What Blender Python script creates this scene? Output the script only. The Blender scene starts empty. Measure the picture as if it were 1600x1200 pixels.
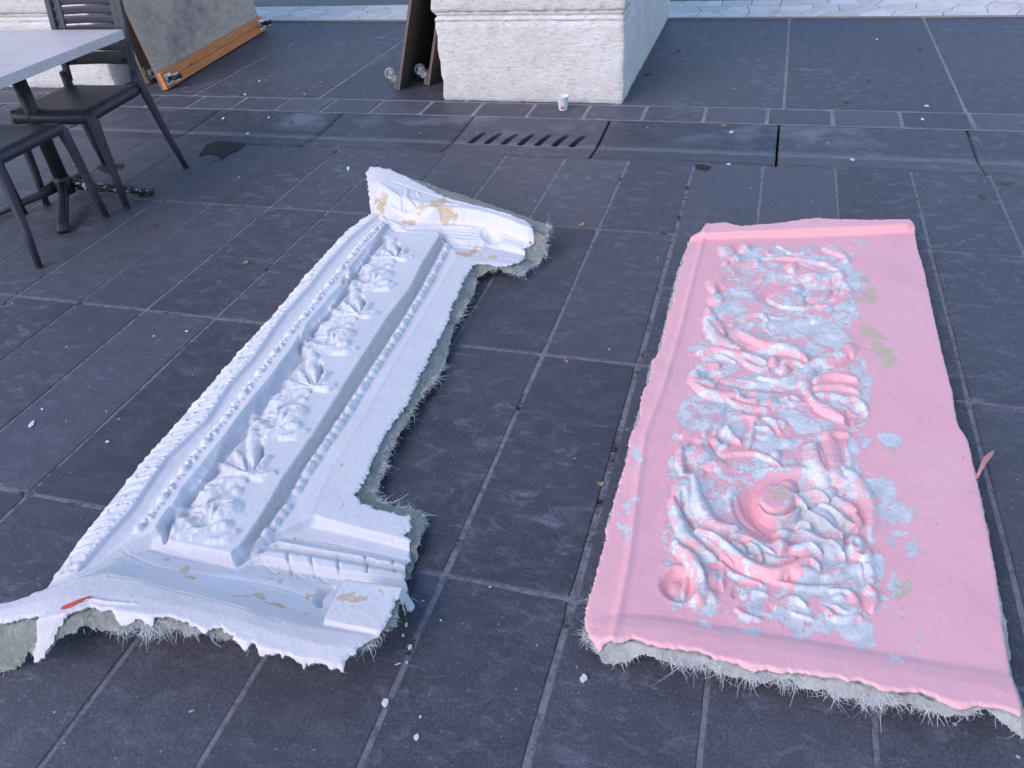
import bpy, bmesh, math, random
import numpy as np
from mathutils import Vector, Matrix

# ------------------------------------------------------------------ camera, world, sun, exposure
C = bpy.context.scene.collection
SC = bpy.context.scene
CAM = np.array([0.57237, 0.0, 1.41362])
RX = np.array([0.95644657, 0.28292303, -0.07186464])
DN = np.array([0.11749573, -0.59849642, -0.79246248])
FW = np.array([-0.26721662, 0.74950423, -0.60567209])
FPX = 1218.94
cd = bpy.data.cameras.new('camera'); cam = bpy.data.objects.new('camera', cd); C.objects.link(cam)
cd.sensor_fit = 'HORIZONTAL'; cd.sensor_width = 36; cd.lens = FPX / 1600 * 36
cd.clip_start = 0.02; cd.clip_end = 500
cam.matrix_world = Matrix([[RX[i], -DN[i], -FW[i], CAM[i]] for i in range(3)] + [[0, 0, 0, 1]])
SC.camera = cam
SUN_EL = math.radians(38); SUN_AZ = math.radians(212)      # open shade: the light comes wide and soft from behind the camera, a little left
w = bpy.data.worlds.new('World'); SC.world = w; w.use_nodes = True
nt = w.node_tree; nt.nodes.clear()
sky = nt.nodes.new('ShaderNodeTexSky'); sky.sky_type = 'NISHITA'; sky.sun_disc = False
sky.sun_elevation = SUN_EL; sky.sun_rotation = SUN_AZ; sky.dust_density = 0.4; sky.ozone_density = 3.0
bg = nt.nodes.new('ShaderNodeBackground'); bg.inputs[1].default_value = 0.15
wo = nt.nodes.new('ShaderNodeOutputWorld')
nt.links.new(sky.outputs[0], bg.inputs[0]); nt.links.new(bg.outputs[0], wo.inputs[0])
sl = bpy.data.lights.new('sun', 'SUN'); so = bpy.data.objects.new('sun', sl); C.objects.link(so)
sl.energy = 1.15; sl.angle = math.radians(45); sl.color = (1.0, 0.78, 0.70)
to_sun = Vector((math.sin(SUN_AZ) * math.cos(SUN_EL), math.cos(SUN_AZ) * math.cos(SUN_EL), math.sin(SUN_EL)))
so.rotation_euler = (-to_sun).to_track_quat('-Z', 'Y').to_euler(); so.location = (0, 0, 8)
vs = SC.view_settings; vs.view_transform = 'Standard'; vs.look = 'None'; vs.exposure = 0.74; vs.gamma = 1; vs.use_curve_mapping = False

rng = np.random.default_rng(7); random.seed(7)

# ------------------------------------------------------------------ helpers
def at(x, y, z=0.0):
    """the point of height z seen at pixel (x, y) of the 1600 x 1200 photograph"""
    D = RX * (x - 800) / FPX + DN * (y - 600) / FPX + FW
    t = (CAM[2] - z) / -D[2]
    return CAM + D * t
def mpp(x, y, z=0.0):
    P = at(x, y, z) - CAM
    return float(P @ FW) / FPX
def tag(o, label=None, cat=None, group=None, kind=None):
    if label: o['label'] = label
    if cat: o['category'] = cat
    if group: o['group'] = group
    if kind: o['kind'] = kind
    return o
def link(name, me, mat=None, parent=None, smooth=False):
    o = bpy.data.objects.new(name, me); C.objects.link(o)
    if mat is not None and len(me.materials) == 0: me.materials.append(mat)
    if parent is not None: o.parent = parent
    if smooth: me.shade_smooth()
    return o
def empty(name, loc, rz=0.0):
    o = bpy.data.objects.new(name, None); C.objects.link(o); o.location = loc; o.rotation_euler = (0, 0, rz)
    o.empty_display_size = .1
    return o
def bm_obj(name, bm, mat, parent=None, smooth=False):
    me = bpy.data.meshes.new(name); bmesh.ops.recalc_face_normals(bm, faces=bm.faces[:]); bm.to_mesh(me); bm.free()
    return link(name, me, mat, parent, smooth)
def box_bm(bm, lo, hi, bevel=0.0, M=None, seg=1):
    b = bmesh.new(); bmesh.ops.create_cube(b, size=1)
    for v in b.verts:
        v.co = Vector([(lo[i] + hi[i]) / 2 + v.co[i] * (hi[i] - lo[i]) for i in range(3)])
    if bevel: bmesh.ops.bevel(b, geom=b.edges[:], offset=bevel, segments=seg, affect='EDGES', profile=.6)
    if M is not None: bmesh.ops.transform(b, matrix=M, verts=b.verts[:])
    me = bpy.data.meshes.new('tmp'); b.to_mesh(me); b.free(); bm.from_mesh(me); bpy.data.meshes.remove(me)
def sweep_bm(bm, pts, sizes, side=(1, 0, 0), n=10, power=3.0, cap=True):
    """sweeps a rounded-rectangle section (width along side, depth across) along pts"""
    P = [Vector(p) for p in pts]; side = Vector(side); rings = []
    for i, p in enumerate(P):
        tg = (P[min(i + 1, len(P) - 1)] - P[max(i - 1, 0)]).normalized()
        s = (side - tg * side.dot(tg)).normalized(); u = tg.cross(s).normalized()
        a, b = sizes[i] if isinstance(sizes[0], (tuple, list)) else sizes
        ring = []
        for k in range(n):
            th = 2 * math.pi * (k + .5) / n; c, d = math.cos(th), math.sin(th)
            cx = math.copysign(abs(c) ** (2 / power), c); dy = math.copysign(abs(d) ** (2 / power), d)
            ring.append(bm.verts.new(p + s * cx * a / 2 + u * dy * b / 2))
        rings.append(ring)
    for A, B in zip(rings, rings[1:]):
        for k in range(n): bm.faces.new((A[k], A[(k + 1) % n], B[(k + 1) % n], B[k]))
    if cap:
        bm.faces.new(rings[0][::-1]); bm.faces.new(rings[-1])
def lathe_bm(bm, prof, n=24, M=None, cap=False):
    rings = []
    for r, z in prof:
        ring = []
        for k in range(n):
            co = Vector((r * math.cos(2 * math.pi * k / n), r * math.sin(2 * math.pi * k / n), z))
            ring.append(bm.verts.new(M @ co if M is not None else co))
        rings.append(ring)
    for A, B in zip(rings, rings[1:]):
        for k in range(n): bm.faces.new((A[k], A[(k + 1) % n], B[(k + 1) % n], B[k]))
    if cap: bm.faces.new(rings[0][::-1]); bm.faces.new(rings[-1])

# ------------------------------------------------------------------ materials
class NT:
    def __init__(s, name):
        s.m = bpy.data.materials.new(name); s.m.use_nodes = True; s.t = s.m.node_tree; s.t.nodes.clear()
        s.out = s.t.nodes.new('ShaderNodeOutputMaterial'); s.b = s.t.nodes.new('ShaderNodeBsdfPrincipled')
        s.t.links.new(s.b.outputs[0], s.out.inputs[0])
        s.tc = s.t.nodes.new('ShaderNodeTexCoord'); s.co = s.tc.outputs['Object']
    def L(s, a, b): s.t.links.new(a, b)
    def N(s, typ, **kw):
        n = s.t.nodes.new('ShaderNode' + typ)
        for k, v in kw.items(): setattr(n, k, v)
        return n
    def world(s):
        g = s.N('NewGeometry'); s.co = g.outputs['Position']; return s
    def noise(s, scale, detail=4, rough=.55, co=None, stretch=None, dist=0.0):
        n = s.N('TexNoise'); n.inputs['Scale'].default_value = scale; n.inputs['Detail'].default_value = detail
        n.inputs['Roughness'].default_value = rough; n.inputs['Distortion'].default_value = dist
        c = co or s.co
        if stretch:
            mp = s.N('Mapping'); mp.inputs['Scale'].default_value = stretch; s.L(c, mp.inputs[0]); c = mp.outputs[0]
        s.L(c, n.inputs['Vector']); return n.outputs['Fac']
    def vor(s, scale, feature='F1', co=None):
        n = s.N('TexVoronoi', feature=feature); n.inputs['Scale'].default_value = scale; s.L(co or s.co, n.inputs['Vector']); return n.outputs['Distance']
    def ramp(s, fac, a, b, va=0.0, vb=1.0):
        n = s.N('MapRange', clamp=True)
        n.inputs[1].default_value = a; n.inputs[2].default_value = b; n.inputs[3].default_value = va; n.inputs[4].default_value = vb
        s.L(fac, n.inputs[0]); return n.outputs[0]
    def mix(s, fac, a, b, mode='MIX'):
        n = s.N('MixRGB', blend_type=mode)
        for i, v in ((0, fac), (1, a), (2, b)):
            if isinstance(v, (int, float)): n.inputs[i].default_value = v
            elif isinstance(v, tuple): n.inputs[i].default_value = (*v, 1)
            else: s.L(v, n.inputs[i])
        return n.outputs[0]
    def math(s, op, a, b=0.0):
        n = s.N('Math', operation=op)
        for i, v in ((0, a), (1, b)):
            if isinstance(v, (int, float)): n.inputs[i].default_value = v
            else: s.L(v, n.inputs[i])
        return n.outputs[0]
    def attr(s, name):
        n = s.N('Attribute', attribute_name=name); return n.outputs['Fac']
    def rnd(s):
        return s.N('ObjectInfo').outputs['Random']
    def bump(s, h, strength=.3, dist=.002, prev=None):
        n = s.N('Bump'); n.inputs['Strength'].default_value = strength; n.inputs['Distance'].default_value = dist
        s.L(h, n.inputs['Height'])
        if prev is not None: s.L(prev, n.inputs['Normal'])
        return n.outputs[0]
    def done(s, col, rough=.6, normal=None, spec=.5, metal=0.0):
        if isinstance(col, tuple): s.b.inputs['Base Color'].default_value = (*col, 1)
        else: s.L(col, s.b.inputs['Base Color'])
        if isinstance(rough, (int, float)): s.b.inputs['Roughness'].default_value = rough
        else: s.L(rough, s.b.inputs['Roughness'])
        s.b.inputs['Specular IOR Level'].default_value = spec; s.b.inputs['Metallic'].default_value = metal
        if normal is not None: s.L(normal, s.b.inputs['Normal'])
        return s.m

def mat_slab(name='basalt_slab', base=(.059, .060, .076), light=1.0, band=False):
    n = NT(name).world(); r = n.rnd()
    big = n.noise(2.1, 4, .6); mid = n.noise(12, 7, .7, stretch=(.8, 1.3, 1)); wear = n.noise(1.15, 3, .5)
    c = n.mix(n.ramp(big, .3, .72), tuple(b * .78 for b in base), tuple(b * 1.25 for b in base))
    c = n.mix(n.ramp(r, 0, 1, 0, .8), c, tuple(b * 1.6 for b in base)); c = n.mix(n.ramp(r, .8, .3, 0, .3), c, (.040, .046, .066))
    c = n.mix(n.ramp(mid, .45, .75, 0, .5), c, (.13, .135, .165))
    # dusty scuffs, drawn out along the rows, gathered in worn areas
    sc = n.ramp(n.noise(17, 8, .74, stretch=(.75, 1.25, 1), dist=.7), .52, .68, 0, 1); wz = n.ramp(wear, .40, .62, .08, .60 * light)
    c = n.mix(n.math('MULTIPLY', sc, wz), c, (.26, .265, .305))
    fl = n.ramp(n.noise(85, 5, .8, stretch=(.7, 1.3, 1)), .59, .67, 0, 1); c = n.mix(n.math('MULTIPLY', fl, n.ramp(wear, .35, .65, .25, .65)), c, (.25, .255, .29))
    gr = n.ramp(n.noise(170, 3, .8), .38, .64, .74, 1.32); c = n.mix(1.0, c, gr, 'MULTIPLY')
    c = n.mix(n.ramp(n.noise(115, 2, .6), .71, .745, 0, .8), c, (.42, .43, .48)); c = n.mix(n.ramp(n.noise(33, 2, .5), .755, .77, 0, .9), c, (.5, .5, .54))
    c = n.mix(n.ramp(n.noise(5.5, 6, .65), .62, .80, 0, .35), c, (.024, .025, .034))
    c = n.mix(n.ramp(n.noise(4.2, 5, .6, dist=.6), .66, .72, 0, .35), c, (.06, .045, .055))
    scr = n.ramp(n.noise(9, 3, .6, stretch=(.25, 4.5, 1), dist=1.5), .70, .715, 0, .4); c = n.mix(scr, c, (.2, .2, .235))
    if band:
        g = n.N('SeparateXYZ'); n.L(n.co, g.inputs[0]); y = g.outputs[1]; dn = n.math('ADD', y, n.math('MULTIPLY', n.math('SUBTRACT', n.noise(8, 6, .7), .5), .06))
        up = n.math('MULTIPLY', n.ramp(dn, 3.645, 3.665), n.ramp(dn, 3.72, 3.67)); c = n.mix(n.math('MULTIPLY', up, .5), c, (.24, .24, .28))
        c = n.mix(n.math('MULTIPLY', n.ramp(n.noise(2.2, 5, .65), .50, .66), n.ramp(dn, 3.74, 3.86, 0, .6)), c, (.25, .27, .33))
    nm = n.bump(n.noise(60, 6, .7), .45, .003); nm = n.bump(gr, .4, .0012, nm)
    return n.done(c, n.ramp(mid, .3, .8, .5, .72), nm, .5)
M = {}
M['slab'] = mat_slab()
M['slab_pale'] = mat_slab('basalt_slab_scuffed', (.060, .062, .078), 1.2); M['gutter'] = mat_slab('basalt_gutter', (.050, .052, .068), 1.0, True)
def mk_mortar():
    n = NT('mortar').world(); a = n.noise(5, 6, .75); f = n.noise(240, 3, .7); m = n.noise(38, 4, .7)
    c = n.mix(n.ramp(a, .38, .44), (.022, .022, .028), (.23, .235, .265))
    c = n.mix(n.ramp(m, .45, .65, 0, .75), c, (.08, .08, .095)); c = n.mix(n.ramp(n.noise(130, 4, .8), .56, .66, 0, .8), c, (.27, .275, .305))
    return n.done(c, .9, n.bump(f, .8, .002), .2)
M['mortar'] = mk_mortar()
def mk_mortar2():
    n = NT('pale_mortar').world(); f = n.noise(240, 3, .7); m = n.noise(20, 4, .7)
    c = n.mix(n.ramp(m, .35, .7), (.20, .20, .22), (.36, .36, .39)); c = n.mix(n.ramp(f, .5, .8, 0, .3), c, (.14, .14, .15))
    return n.done(c, .9, n.bump(f, .8, .002), .2)
M['mortar2'] = mk_mortar2(); M['mortar_dark'] = NT('grey_mortar').done((.30, .285, .28), .9)
def mk_ground():
    n = NT('far_ground').world(); a = n.noise(3, 6, .7); f = n.noise(90, 4, .7)
    c = n.mix(a, (.045, .047, .052), (.09, .092, .10)); c = n.mix(n.ramp(f, .5, .8, 0, .4), c, (.16, .16, .17))
    return n.done(c, .7, n.bump(f, .5, .003), .4)
M['ground'] = mk_ground()
def mk_travertine():
    n = NT('travertine').world(); a = n.noise(5, 5, .6); v = n.noise(42, 5, .72, stretch=(.55, .55, 1.7)); pit = n.noise(75, 3, .6, stretch=(.6, .6, 1.5)); g = n.noise(260, 3, .7); iron = n.noise(6, 5, .7, stretch=(1, 1, .35))
    c = n.mix(n.ramp(a, .3, .7), (.74, .69, .64), (.90, .86, .82))
    c = n.mix(n.ramp(v, .48, .72, 0, .6), c, (.46, .40, .36)); c = n.mix(n.ramp(n.noise(120, 5, .8), .52, .7, 0, .5), c, (.42, .38, .36))
    c = n.mix(n.ramp(iron, .56, .72, 0, .35), c, (.52, .36, .24))
    pm = n.math('MAXIMUM', n.ramp(pit, .64, .70), n.ramp(n.noise(22, 6, .8, stretch=(.6, .6, 1.6)), .63, .68)); c = n.mix(n.math('MULTIPLY', pm, .85), c, (.22, .18, .16)); c = n.mix(n.ramp(g, .45, .8, 0, .35), c, (.82, .80, .79))
    nm = n.bump(v, .9, .008); nm = n.bump(pm, -1.0, .010, nm); nm = n.bump(g, .5, .0015, nm)
    return n.done(c, .85, nm, .2)
M['travertine'] = mk_travertine()
def mk_marble():
    n = NT('pale_marble_flag').world(); a = n.noise(9, 6, .65, dist=.7); g = n.noise(120, 4, .6); r = n.rnd()
    c = n.mix(r, (.68, .63, .59), (.88, .83, .79)); c = n.mix(n.ramp(a, .5, .7, 0, .5), c, (.36, .33, .32)); c = n.mix(n.ramp(g, .5, .8, 0, .3), c, (.25, .24, .24))
    return n.done(c, .55, n.bump(g, .3, .001), .4)
M['marble'] = mk_marble()
M['dark_band'] = NT('dark_marble').done((.045, .043, .045), .45)
def mk_white():
    n = NT('white_painted_plaster'); n.co = n.tc.outputs['Object']
    ch = n.attr('chip'); du = n.attr('dirt'); pk = n.attr('warm')
    a = n.noise(6, 4, .6); f = n.noise(140, 4, .65); s = n.noise(420, 2, .6)
    c = n.mix(n.ramp(a, .3, .7), (.69, .695, .72), (.75, .755, .78))
    c = n.mix(n.math('MULTIPLY', pk, n.ramp(n.noise(30, 4, .7), .3, .7, .5, 1)), c, (.80, .71, .69))
    c = n.mix(n.ramp(f, .62, .8, 0, .25), c, (.6, .55, .52))
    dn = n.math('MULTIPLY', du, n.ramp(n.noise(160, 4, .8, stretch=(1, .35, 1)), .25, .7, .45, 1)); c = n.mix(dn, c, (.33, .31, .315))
    dots = n.ramp(n.noise(95, 3, .5), .735, .76, 0, .8); c = n.mix(dots, c, (.55, .38, .28))
    cm = n.math('ADD', ch, n.math('MULTIPLY', n.math('SUBTRACT', n.noise(28, 6, .72), .5), 1.9))
    m = n.ramp(cm, .50, .53); edge = n.ramp(cm, .44, .50)
    oc = n.mix(n.ramp(n.noise(35, 5, .7), .38, .6), (.68, .45, .22), (.60, .55, .46)); oc = n.mix(n.ramp(f, .4, .7, 0, .5), oc, (.62, .5, .38))
    c = n.mix(n.math('MULTIPLY', edge, .4), c, (.80, .72, .66)); c = n.mix(m, c, oc)
    sc = n.ramp(n.noise(14, 5, .7, stretch=(4, .7, 1), dist=.8), .66, .70, 0, .35); c = n.mix(sc, c, (.55, .53, .54))
    nm = n.bump(n.noise(22, 5, .65), .6, .005); nm = n.bump(n.noise(70, 4, .7), .4, .0022, nm); nm = n.bump(m, -.8, .002, nm); nm = n.bump(f, .35, .0012, nm); nm = n.bump(s, .25, .0006, nm)
    return n.done(c, n.ramp(a, .3, .7, .42, .58), nm, .35)
M['white'] = mk_white()
def mk_pink():
    n = NT('pink_painted_plaster'); ch = n.attr('chip'); oc = n.attr('ochre'); sal = n.attr('warm')
    a = n.noise(5, 4, .6); f = n.noise(130, 4, .65); g = n.noise(34, 5, .7); s = n.noise(420, 2, .6)
    p = n.mix(n.ramp(a, .3, .7), (.93, .475, .505), (.96, .525, .555))
    p = n.mix(n.math('MULTIPLY', sal, .7), p, (.92, .45, .43))
    p = n.mix(n.ramp(g, .58, .75, 0, .25), p, (.76, .46, .52)); p = n.mix(n.ramp(f, .66, .82, 0, .2), p, (.6, .4, .4))
    scuff = n.ramp(n.noise(18, 5, .8, stretch=(1.5, .6, 1), dist=1.2), .69, .73, 0, .22); p = n.mix(scuff, p, (.42, .30, .34))
    nz = n.math('ADD', n.math('MULTIPLY', n.math('SUBTRACT', n.noise(15, 8, .74, dist=.35), .5), 2.6), n.math('MULTIPLY', n.math('SUBTRACT', n.noise(60, 6, .75), .5), 1.3))
    cm = n.math('ADD', ch, nz); m = n.ramp(cm, .50, .52); rim = n.math('MULTIPLY', n.ramp(cm, .455, .50), n.ramp(cm, .55, .50))
    pl = n.mix(n.ramp(n.noise(20, 6, .7), .36, .62), (.58, .61, .62), (.82, .82, .81)); pl = n.mix(n.ramp(f, .60, .72, 0, .5), pl, (.33, .36, .40))
    pl = n.mix(n.ramp(n.noise(260, 3, .7), .68, .74, 0, .6), pl, (.18, .19, .22))
    om = n.math('ADD', oc, n.math('MULTIPLY', n.math('SUBTRACT', n.noise(17, 6, .7), .5), 1.9))
    pl = n.mix(n.ramp(om, .5, .56), pl, (.68, .54, .40)); m2 = n.math('MAXIMUM', m, n.ramp(om, .52, .54))
    col = n.mix(m2, p, pl); col = n.mix(n.math('MULTIPLY', rim, .5), col, (.30, .24, .26))
    gm = n.ramp(n.noise(3.5, 6, .72, dist=.6), .54, .74, 0, .38); col = n.mix(gm, col, (.50, .40, .44)); st = n.ramp(n.noise(26, 5, .75, stretch=(1.8, .6, 1)), .66, .74, 0, .4); col = n.mix(st, col, (.46, .33, .36))
    dk = n.ramp(n.noise(110, 2, .4), .77, .79, 0, .85); col = n.mix(dk, col, (.16, .12, .13))
    nm = n.bump(g, .3, .004); nm = n.bump(m2, -.9, .0022, nm); nm = n.bump(f, .4, .0013, nm); nm = n.bump(s, .25, .0006, nm)
    return n.done(col, n.ramp(m2, 0, 1, .42, .62), nm, .35)
M['pink'] = mk_pink()
def mk_backing(nm='fibreglass_backing', a1=(.19, .20, .17), a2=(.38, .40, .35)):
    n = NT(nm); a = n.noise(16, 5, .7); f = n.noise(60, 6, .8, stretch=(1.5, .5, 1), dist=2)
    c = n.mix(n.ramp(a, .3, .7), a1, a2); c = n.mix(n.ramp(f, .5, .66, 0, .7), c, (.50, .52, .50)); c = n.mix(n.ramp(f, .42, .3, 0, .7), c, (.07, .08, .075))
    return n.done(c, .5, n.bump(f, .9, .004), .4)
M['backing'] = mk_backing(); M['backing2'] = mk_backing('pale_plaster_backing', (.36, .36, .33), (.62, .62, .60))
def mk_broken():
    n = NT('broken_plaster_edge'); a = n.noise(40, 5, .7); f = n.noise(200, 4, .8, stretch=(1, 1, 4))
    c = n.mix(n.ramp(a, .35, .65), (.38, .37, .34), (.66, .66, .66)); c = n.mix(n.ramp(f, .5, .7, 0, .6), c, (.2, .2, .19))
    return n.done(c, .9, n.bump(f, .9, .003), .2)
M['broken'] = mk_broken()
def mk_fibre():
    n = NT('glass_fibre'); a = n.noise(25, 3, .6)
    return n.done(n.mix(a, (.55, .57, .60), (.92, .93, .95)), .45, None, .5)
M['fibre'] = mk_fibre()
def mk_plastic():
    n = NT('anthracite_plastic'); f = n.noise(500, 2, .5); a = n.noise(7, 4, .6)
    c = n.mix(a, (.036, .036, .050), (.058, .052, .068)); c = n.mix(n.ramp(n.noise(60, 4, .8), .66, .78, 0, .35), c, (.15, .15, .16))
    return n.done(c, .48, n.bump(f, .25, .0005), .5)
M['plastic'] = mk_plastic()
def mk_tabletop():
    n = NT('pale_laminate'); a = n.noise(4, 5, .7, stretch=(.5, 2.2, 1), dist=.5); f = n.noise(200, 3, .6)
    c = n.mix(n.ramp(a, .3, .7), (.60, .55, .54), (.74, .69, .68)); c = n.mix(n.ramp(f, .6, .8, 0, .3), c, (.3, .28, .28))
    return n.done(c, .42, n.bump(f, .1, .0005), .5)
M['tabletop'] = mk_tabletop()
def mk_iron():
    n = NT('black_painted_iron'); f = n.noise(70, 5, .8); v = n.noise(14, 5, .7)
    c = n.mix(n.ramp(f, .35, .7), (.010, .010, .012), (.035, .035, .04)); c = n.mix(n.ramp(f, .66, .74, 0, .8), c, (.22, .22, .24))
    return n.done(c, n.ramp(v, .3, .7, .35, .6), n.bump(f, .4, .001), .5)
M['iron'] = mk_iron()
def mk_iron2():
    n = NT('flaking_iron'); f = n.noise(38, 5, .7)
    return n.done(n.mix(n.ramp(f, .56, .60), (.02, .02, .022), (.62, .63, .65)), .5, n.bump(f, .5, .001), .5)
M['iron2'] = mk_iron2()
def mk_ply(name, a, b, dirt, grain=(9, .9, 1)):
    n = NT(name); g = n.noise(7, 6, .7, stretch=grain, dist=.5); g2 = n.noise(30, 4, .7, stretch=grain); d = n.noise(2.4, 6, .75)
    c = n.mix(n.ramp(g, .3, .7), a, b); c = n.mix(n.ramp(g2, .55, .75, 0, .55), c, tuple(x * .45 for x in a)); c = n.mix(n.ramp(d, .5, .66, 0, .8), c, dirt)
    return n.done(c, .75, n.bump(g2, .5, .002), .3)
M['ply'] = mk_ply('weathered_plywood', (.50, .39, .30), (.72, .59, .48), (.27, .245, .24), (1, 1.2, 6))
M['ply2'] = mk_ply('brown_plywood', (.085, .065, .055), (.16, .125, .105), (.06, .055, .055), (1, 1.2, 7))
def mk_plyedge():
    n = NT('plywood_edge'); wv = n.N('TexWave', wave_type='BANDS', bands_direction='X'); wv.inputs['Scale'].default_value = 60; wv.inputs['Distortion'].default_value = 1.0
    n.L(n.co, wv.inputs[0]); c = n.mix(wv.outputs['Fac'], (.13, .10, .085), (.30, .25, .215)); c = n.mix(n.ramp(n.noise(25, 4, .7), .5, .7, 0, .5), c, (.11, .10, .10))
    return n.done(c, .8, None, .2)
M['plyedge'] = mk_plyedge()
def mk_pine():
    n = NT('orange_pine'); g = n.noise(11, 5, .65, stretch=(5, .45, 5), dist=.7); k = n.vor(6.5); g2 = n.noise(60, 3, .6, stretch=(4, .4, 4))
    c = n.mix(n.ramp(g, .3, .7), (.74, .20, .045), (.90, .34, .10)); c = n.mix(n.ramp(g2, .5, .75, 0, .4), c, (.25, .09, .03)); c = n.mix(n.ramp(k, .075, .05), c, (.10, .035, .02))
    return n.done(c, .6, n.bump(g2, .3, .001), .4)
M['pine'] = mk_pine()
M['zinc'] = NT('zinc_plated_steel').done((.62, .64, .66), .32, None, .5, .9)
M['rubber'] = NT('black_rubber').done((.02, .021, .024), .6)
M['tyre_grey'] = NT('grey_tyre').done((.30, .31, .33), .6)
M['paper'] = NT('white_paper').done((.80, .80, .80), .6)
M['print_red'] = NT('red_print').done((.55, .04, .05), .5)
M['print_blue'] = NT('lilac_print').done((.28, .30, .52), .5)
M['print_grey'] = NT('grey_print').done((.45, .33, .36), .5)
M['crayon'] = NT('red_crayon').done((.72, .10, .065), .6)
M['asphalt'] = NT('asphalt').world().done((.022, .02, .019), .85)
def mk_chipm(name, c1, c2):
    n = NT(name); a = n.noise(90, 4, .7)
    return n.done(n.mix(a, c1, c2), .8, n.bump(a, .5, .001), .3)
M['chip'] = mk_chipm('plaster_chip', (.62, .62, .60), (.84, .84, .84))
M['leaf'] = mk_chipm('dry_leaf', (.28, .19, .10), (.48, .36, .20))
M['leafd'] = mk_chipm('brown_leaf', (.08, .05, .035), (.18, .12, .08))

# ------------------------------------------------------------------ the setting: pavement
def sheet(name, u0, v0, u1, v1, z, mat, kind='structure'):
    me = bpy.data.meshes.new(name); me.from_pydata([(u0, v0, z), (u1, v0, z), (u1, v1, z), (u0, v1, z)], [], [(0, 1, 2, 3)])
    return tag(link(name, me, mat), kind=kind)
sheet('ground', -60, -60, 60, 60, -0.2, M['ground'])
pave = empty('pavement', (0, 0, 0)); tag(pave, kind='structure')
me = bpy.data.meshes.new('mortar_bed'); me.from_pydata([(-5.1, -1.2, -.0028), (3.3, -1.2, -.0028), (3.3, 3.50, -.0028), (-5.1, 3.50, -.0028)], [], [(0, 1, 2, 3)])
link('mortar_bed', me, M['mortar'], pave)
me = bpy.data.meshes.new('mortar_bed'); me.from_pydata([(-6.6, 4.03, -.0035), (4.0, 4.03, -.0035), (4.0, 6.17, -.0035), (-6.6, 6.17, -.0035)], [], [(0, 1, 2, 3)])
link('mortar_bed', me, M['mortar2'], pave)
slab_cache = {}
def slab(wd, dp, th=.03, bev=.003, mat='slab', name='slab', seed=0):
    key = (round(wd, 3), round(dp, 3), mat, seed)
    if key not in slab_cache:
        r = random.Random(seed * 31 + int(wd * 1000)); b = bmesh.new()
        # slightly worn outline: a 12-gon with uneven edges, chamfered
        pts = []
        for (ax, ay, bx, by) in ((-1, -1, 1, -1), (1, -1, 1, 1), (1, 1, -1, 1), (-1, 1, -1, -1)):
            for t in (0, .06, .33, .62, .94):
                x = (ax + (bx - ax) * t) * wd / 2; y = (ay + (by - ay) * t) * dp / 2; j = 0.0 if t == 0 else r.uniform(-.0026, .0008)
                if t == 0: x -= math.copysign(.003, x); y -= math.copysign(.003, y)
                nx, ny = (by - ay) / 2, -(bx - ax) / 2
                pts.append((x + nx * j, y + ny * j))
        n = len(pts)
        top = [b.verts.new((x * (1 - 2 * bev / wd), y * (1 - 2 * bev / dp), 0)) for x, y in pts]
        mid = [b.verts.new((x, y, -bev * .9)) for x, y in pts]; bot = [b.verts.new((x, y, -th)) for x, y in pts]
        b.faces.new(top)
        for A, B in ((mid, top), (bot, mid)):
            for k in range(n): b.faces.new((A[k], A[(k + 1) % n], B[(k + 1) % n], B[k]))
        bmesh.ops.recalc_face_normals(b, faces=b.faces[:]); m = bpy.data.meshes.new(name); b.to_mesh(m); b.free(); m.materials.append(M[mat]); slab_cache[key] = m
    return slab_cache[key]
def put_slab(u0, u1, v0, v1, name='slab', mat='slab', z=0.0, tilt=.0012, th=.03, bev=.003):
    m = slab(u1 - u0, v1 - v0, th, bev, mat, name, random.randint(0, 2))
    o = bpy.data.objects.new(name, m); C.objects.link(o); o.parent = pave
    o.location = ((u0 + u1) / 2, (v0 + v1) / 2, z + random.uniform(-.0012, .0009)); o.rotation_euler = (random.uniform(-tilt, tilt), random.uniform(-tilt, tilt) * 1.5, 0)
    return o
rows = [-1.62, -.74, .14, 1.03, 1.915, 2.79, 3.505]
gapw = {0: .011, 1: .014, 2: .009, 3: .008, 4: .009, 5: .009, -1: .009, -2: .010, -3: .005, -4: .007, -5: .009, -6: .005, -7: .009, -8: .007}
for k in range(-16, 10):
    u0, u1 = k * .3 + gapw.get(k, .008) / 2, (k + 1) * .3 - gapw.get(k + 1, .008) / 2
    for r in range(len(rows) - 1):
        off = 0.0
        put_slab(u0, u1, rows[r] + .0045 + off, rows[r + 1] - .0045 + off)
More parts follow.
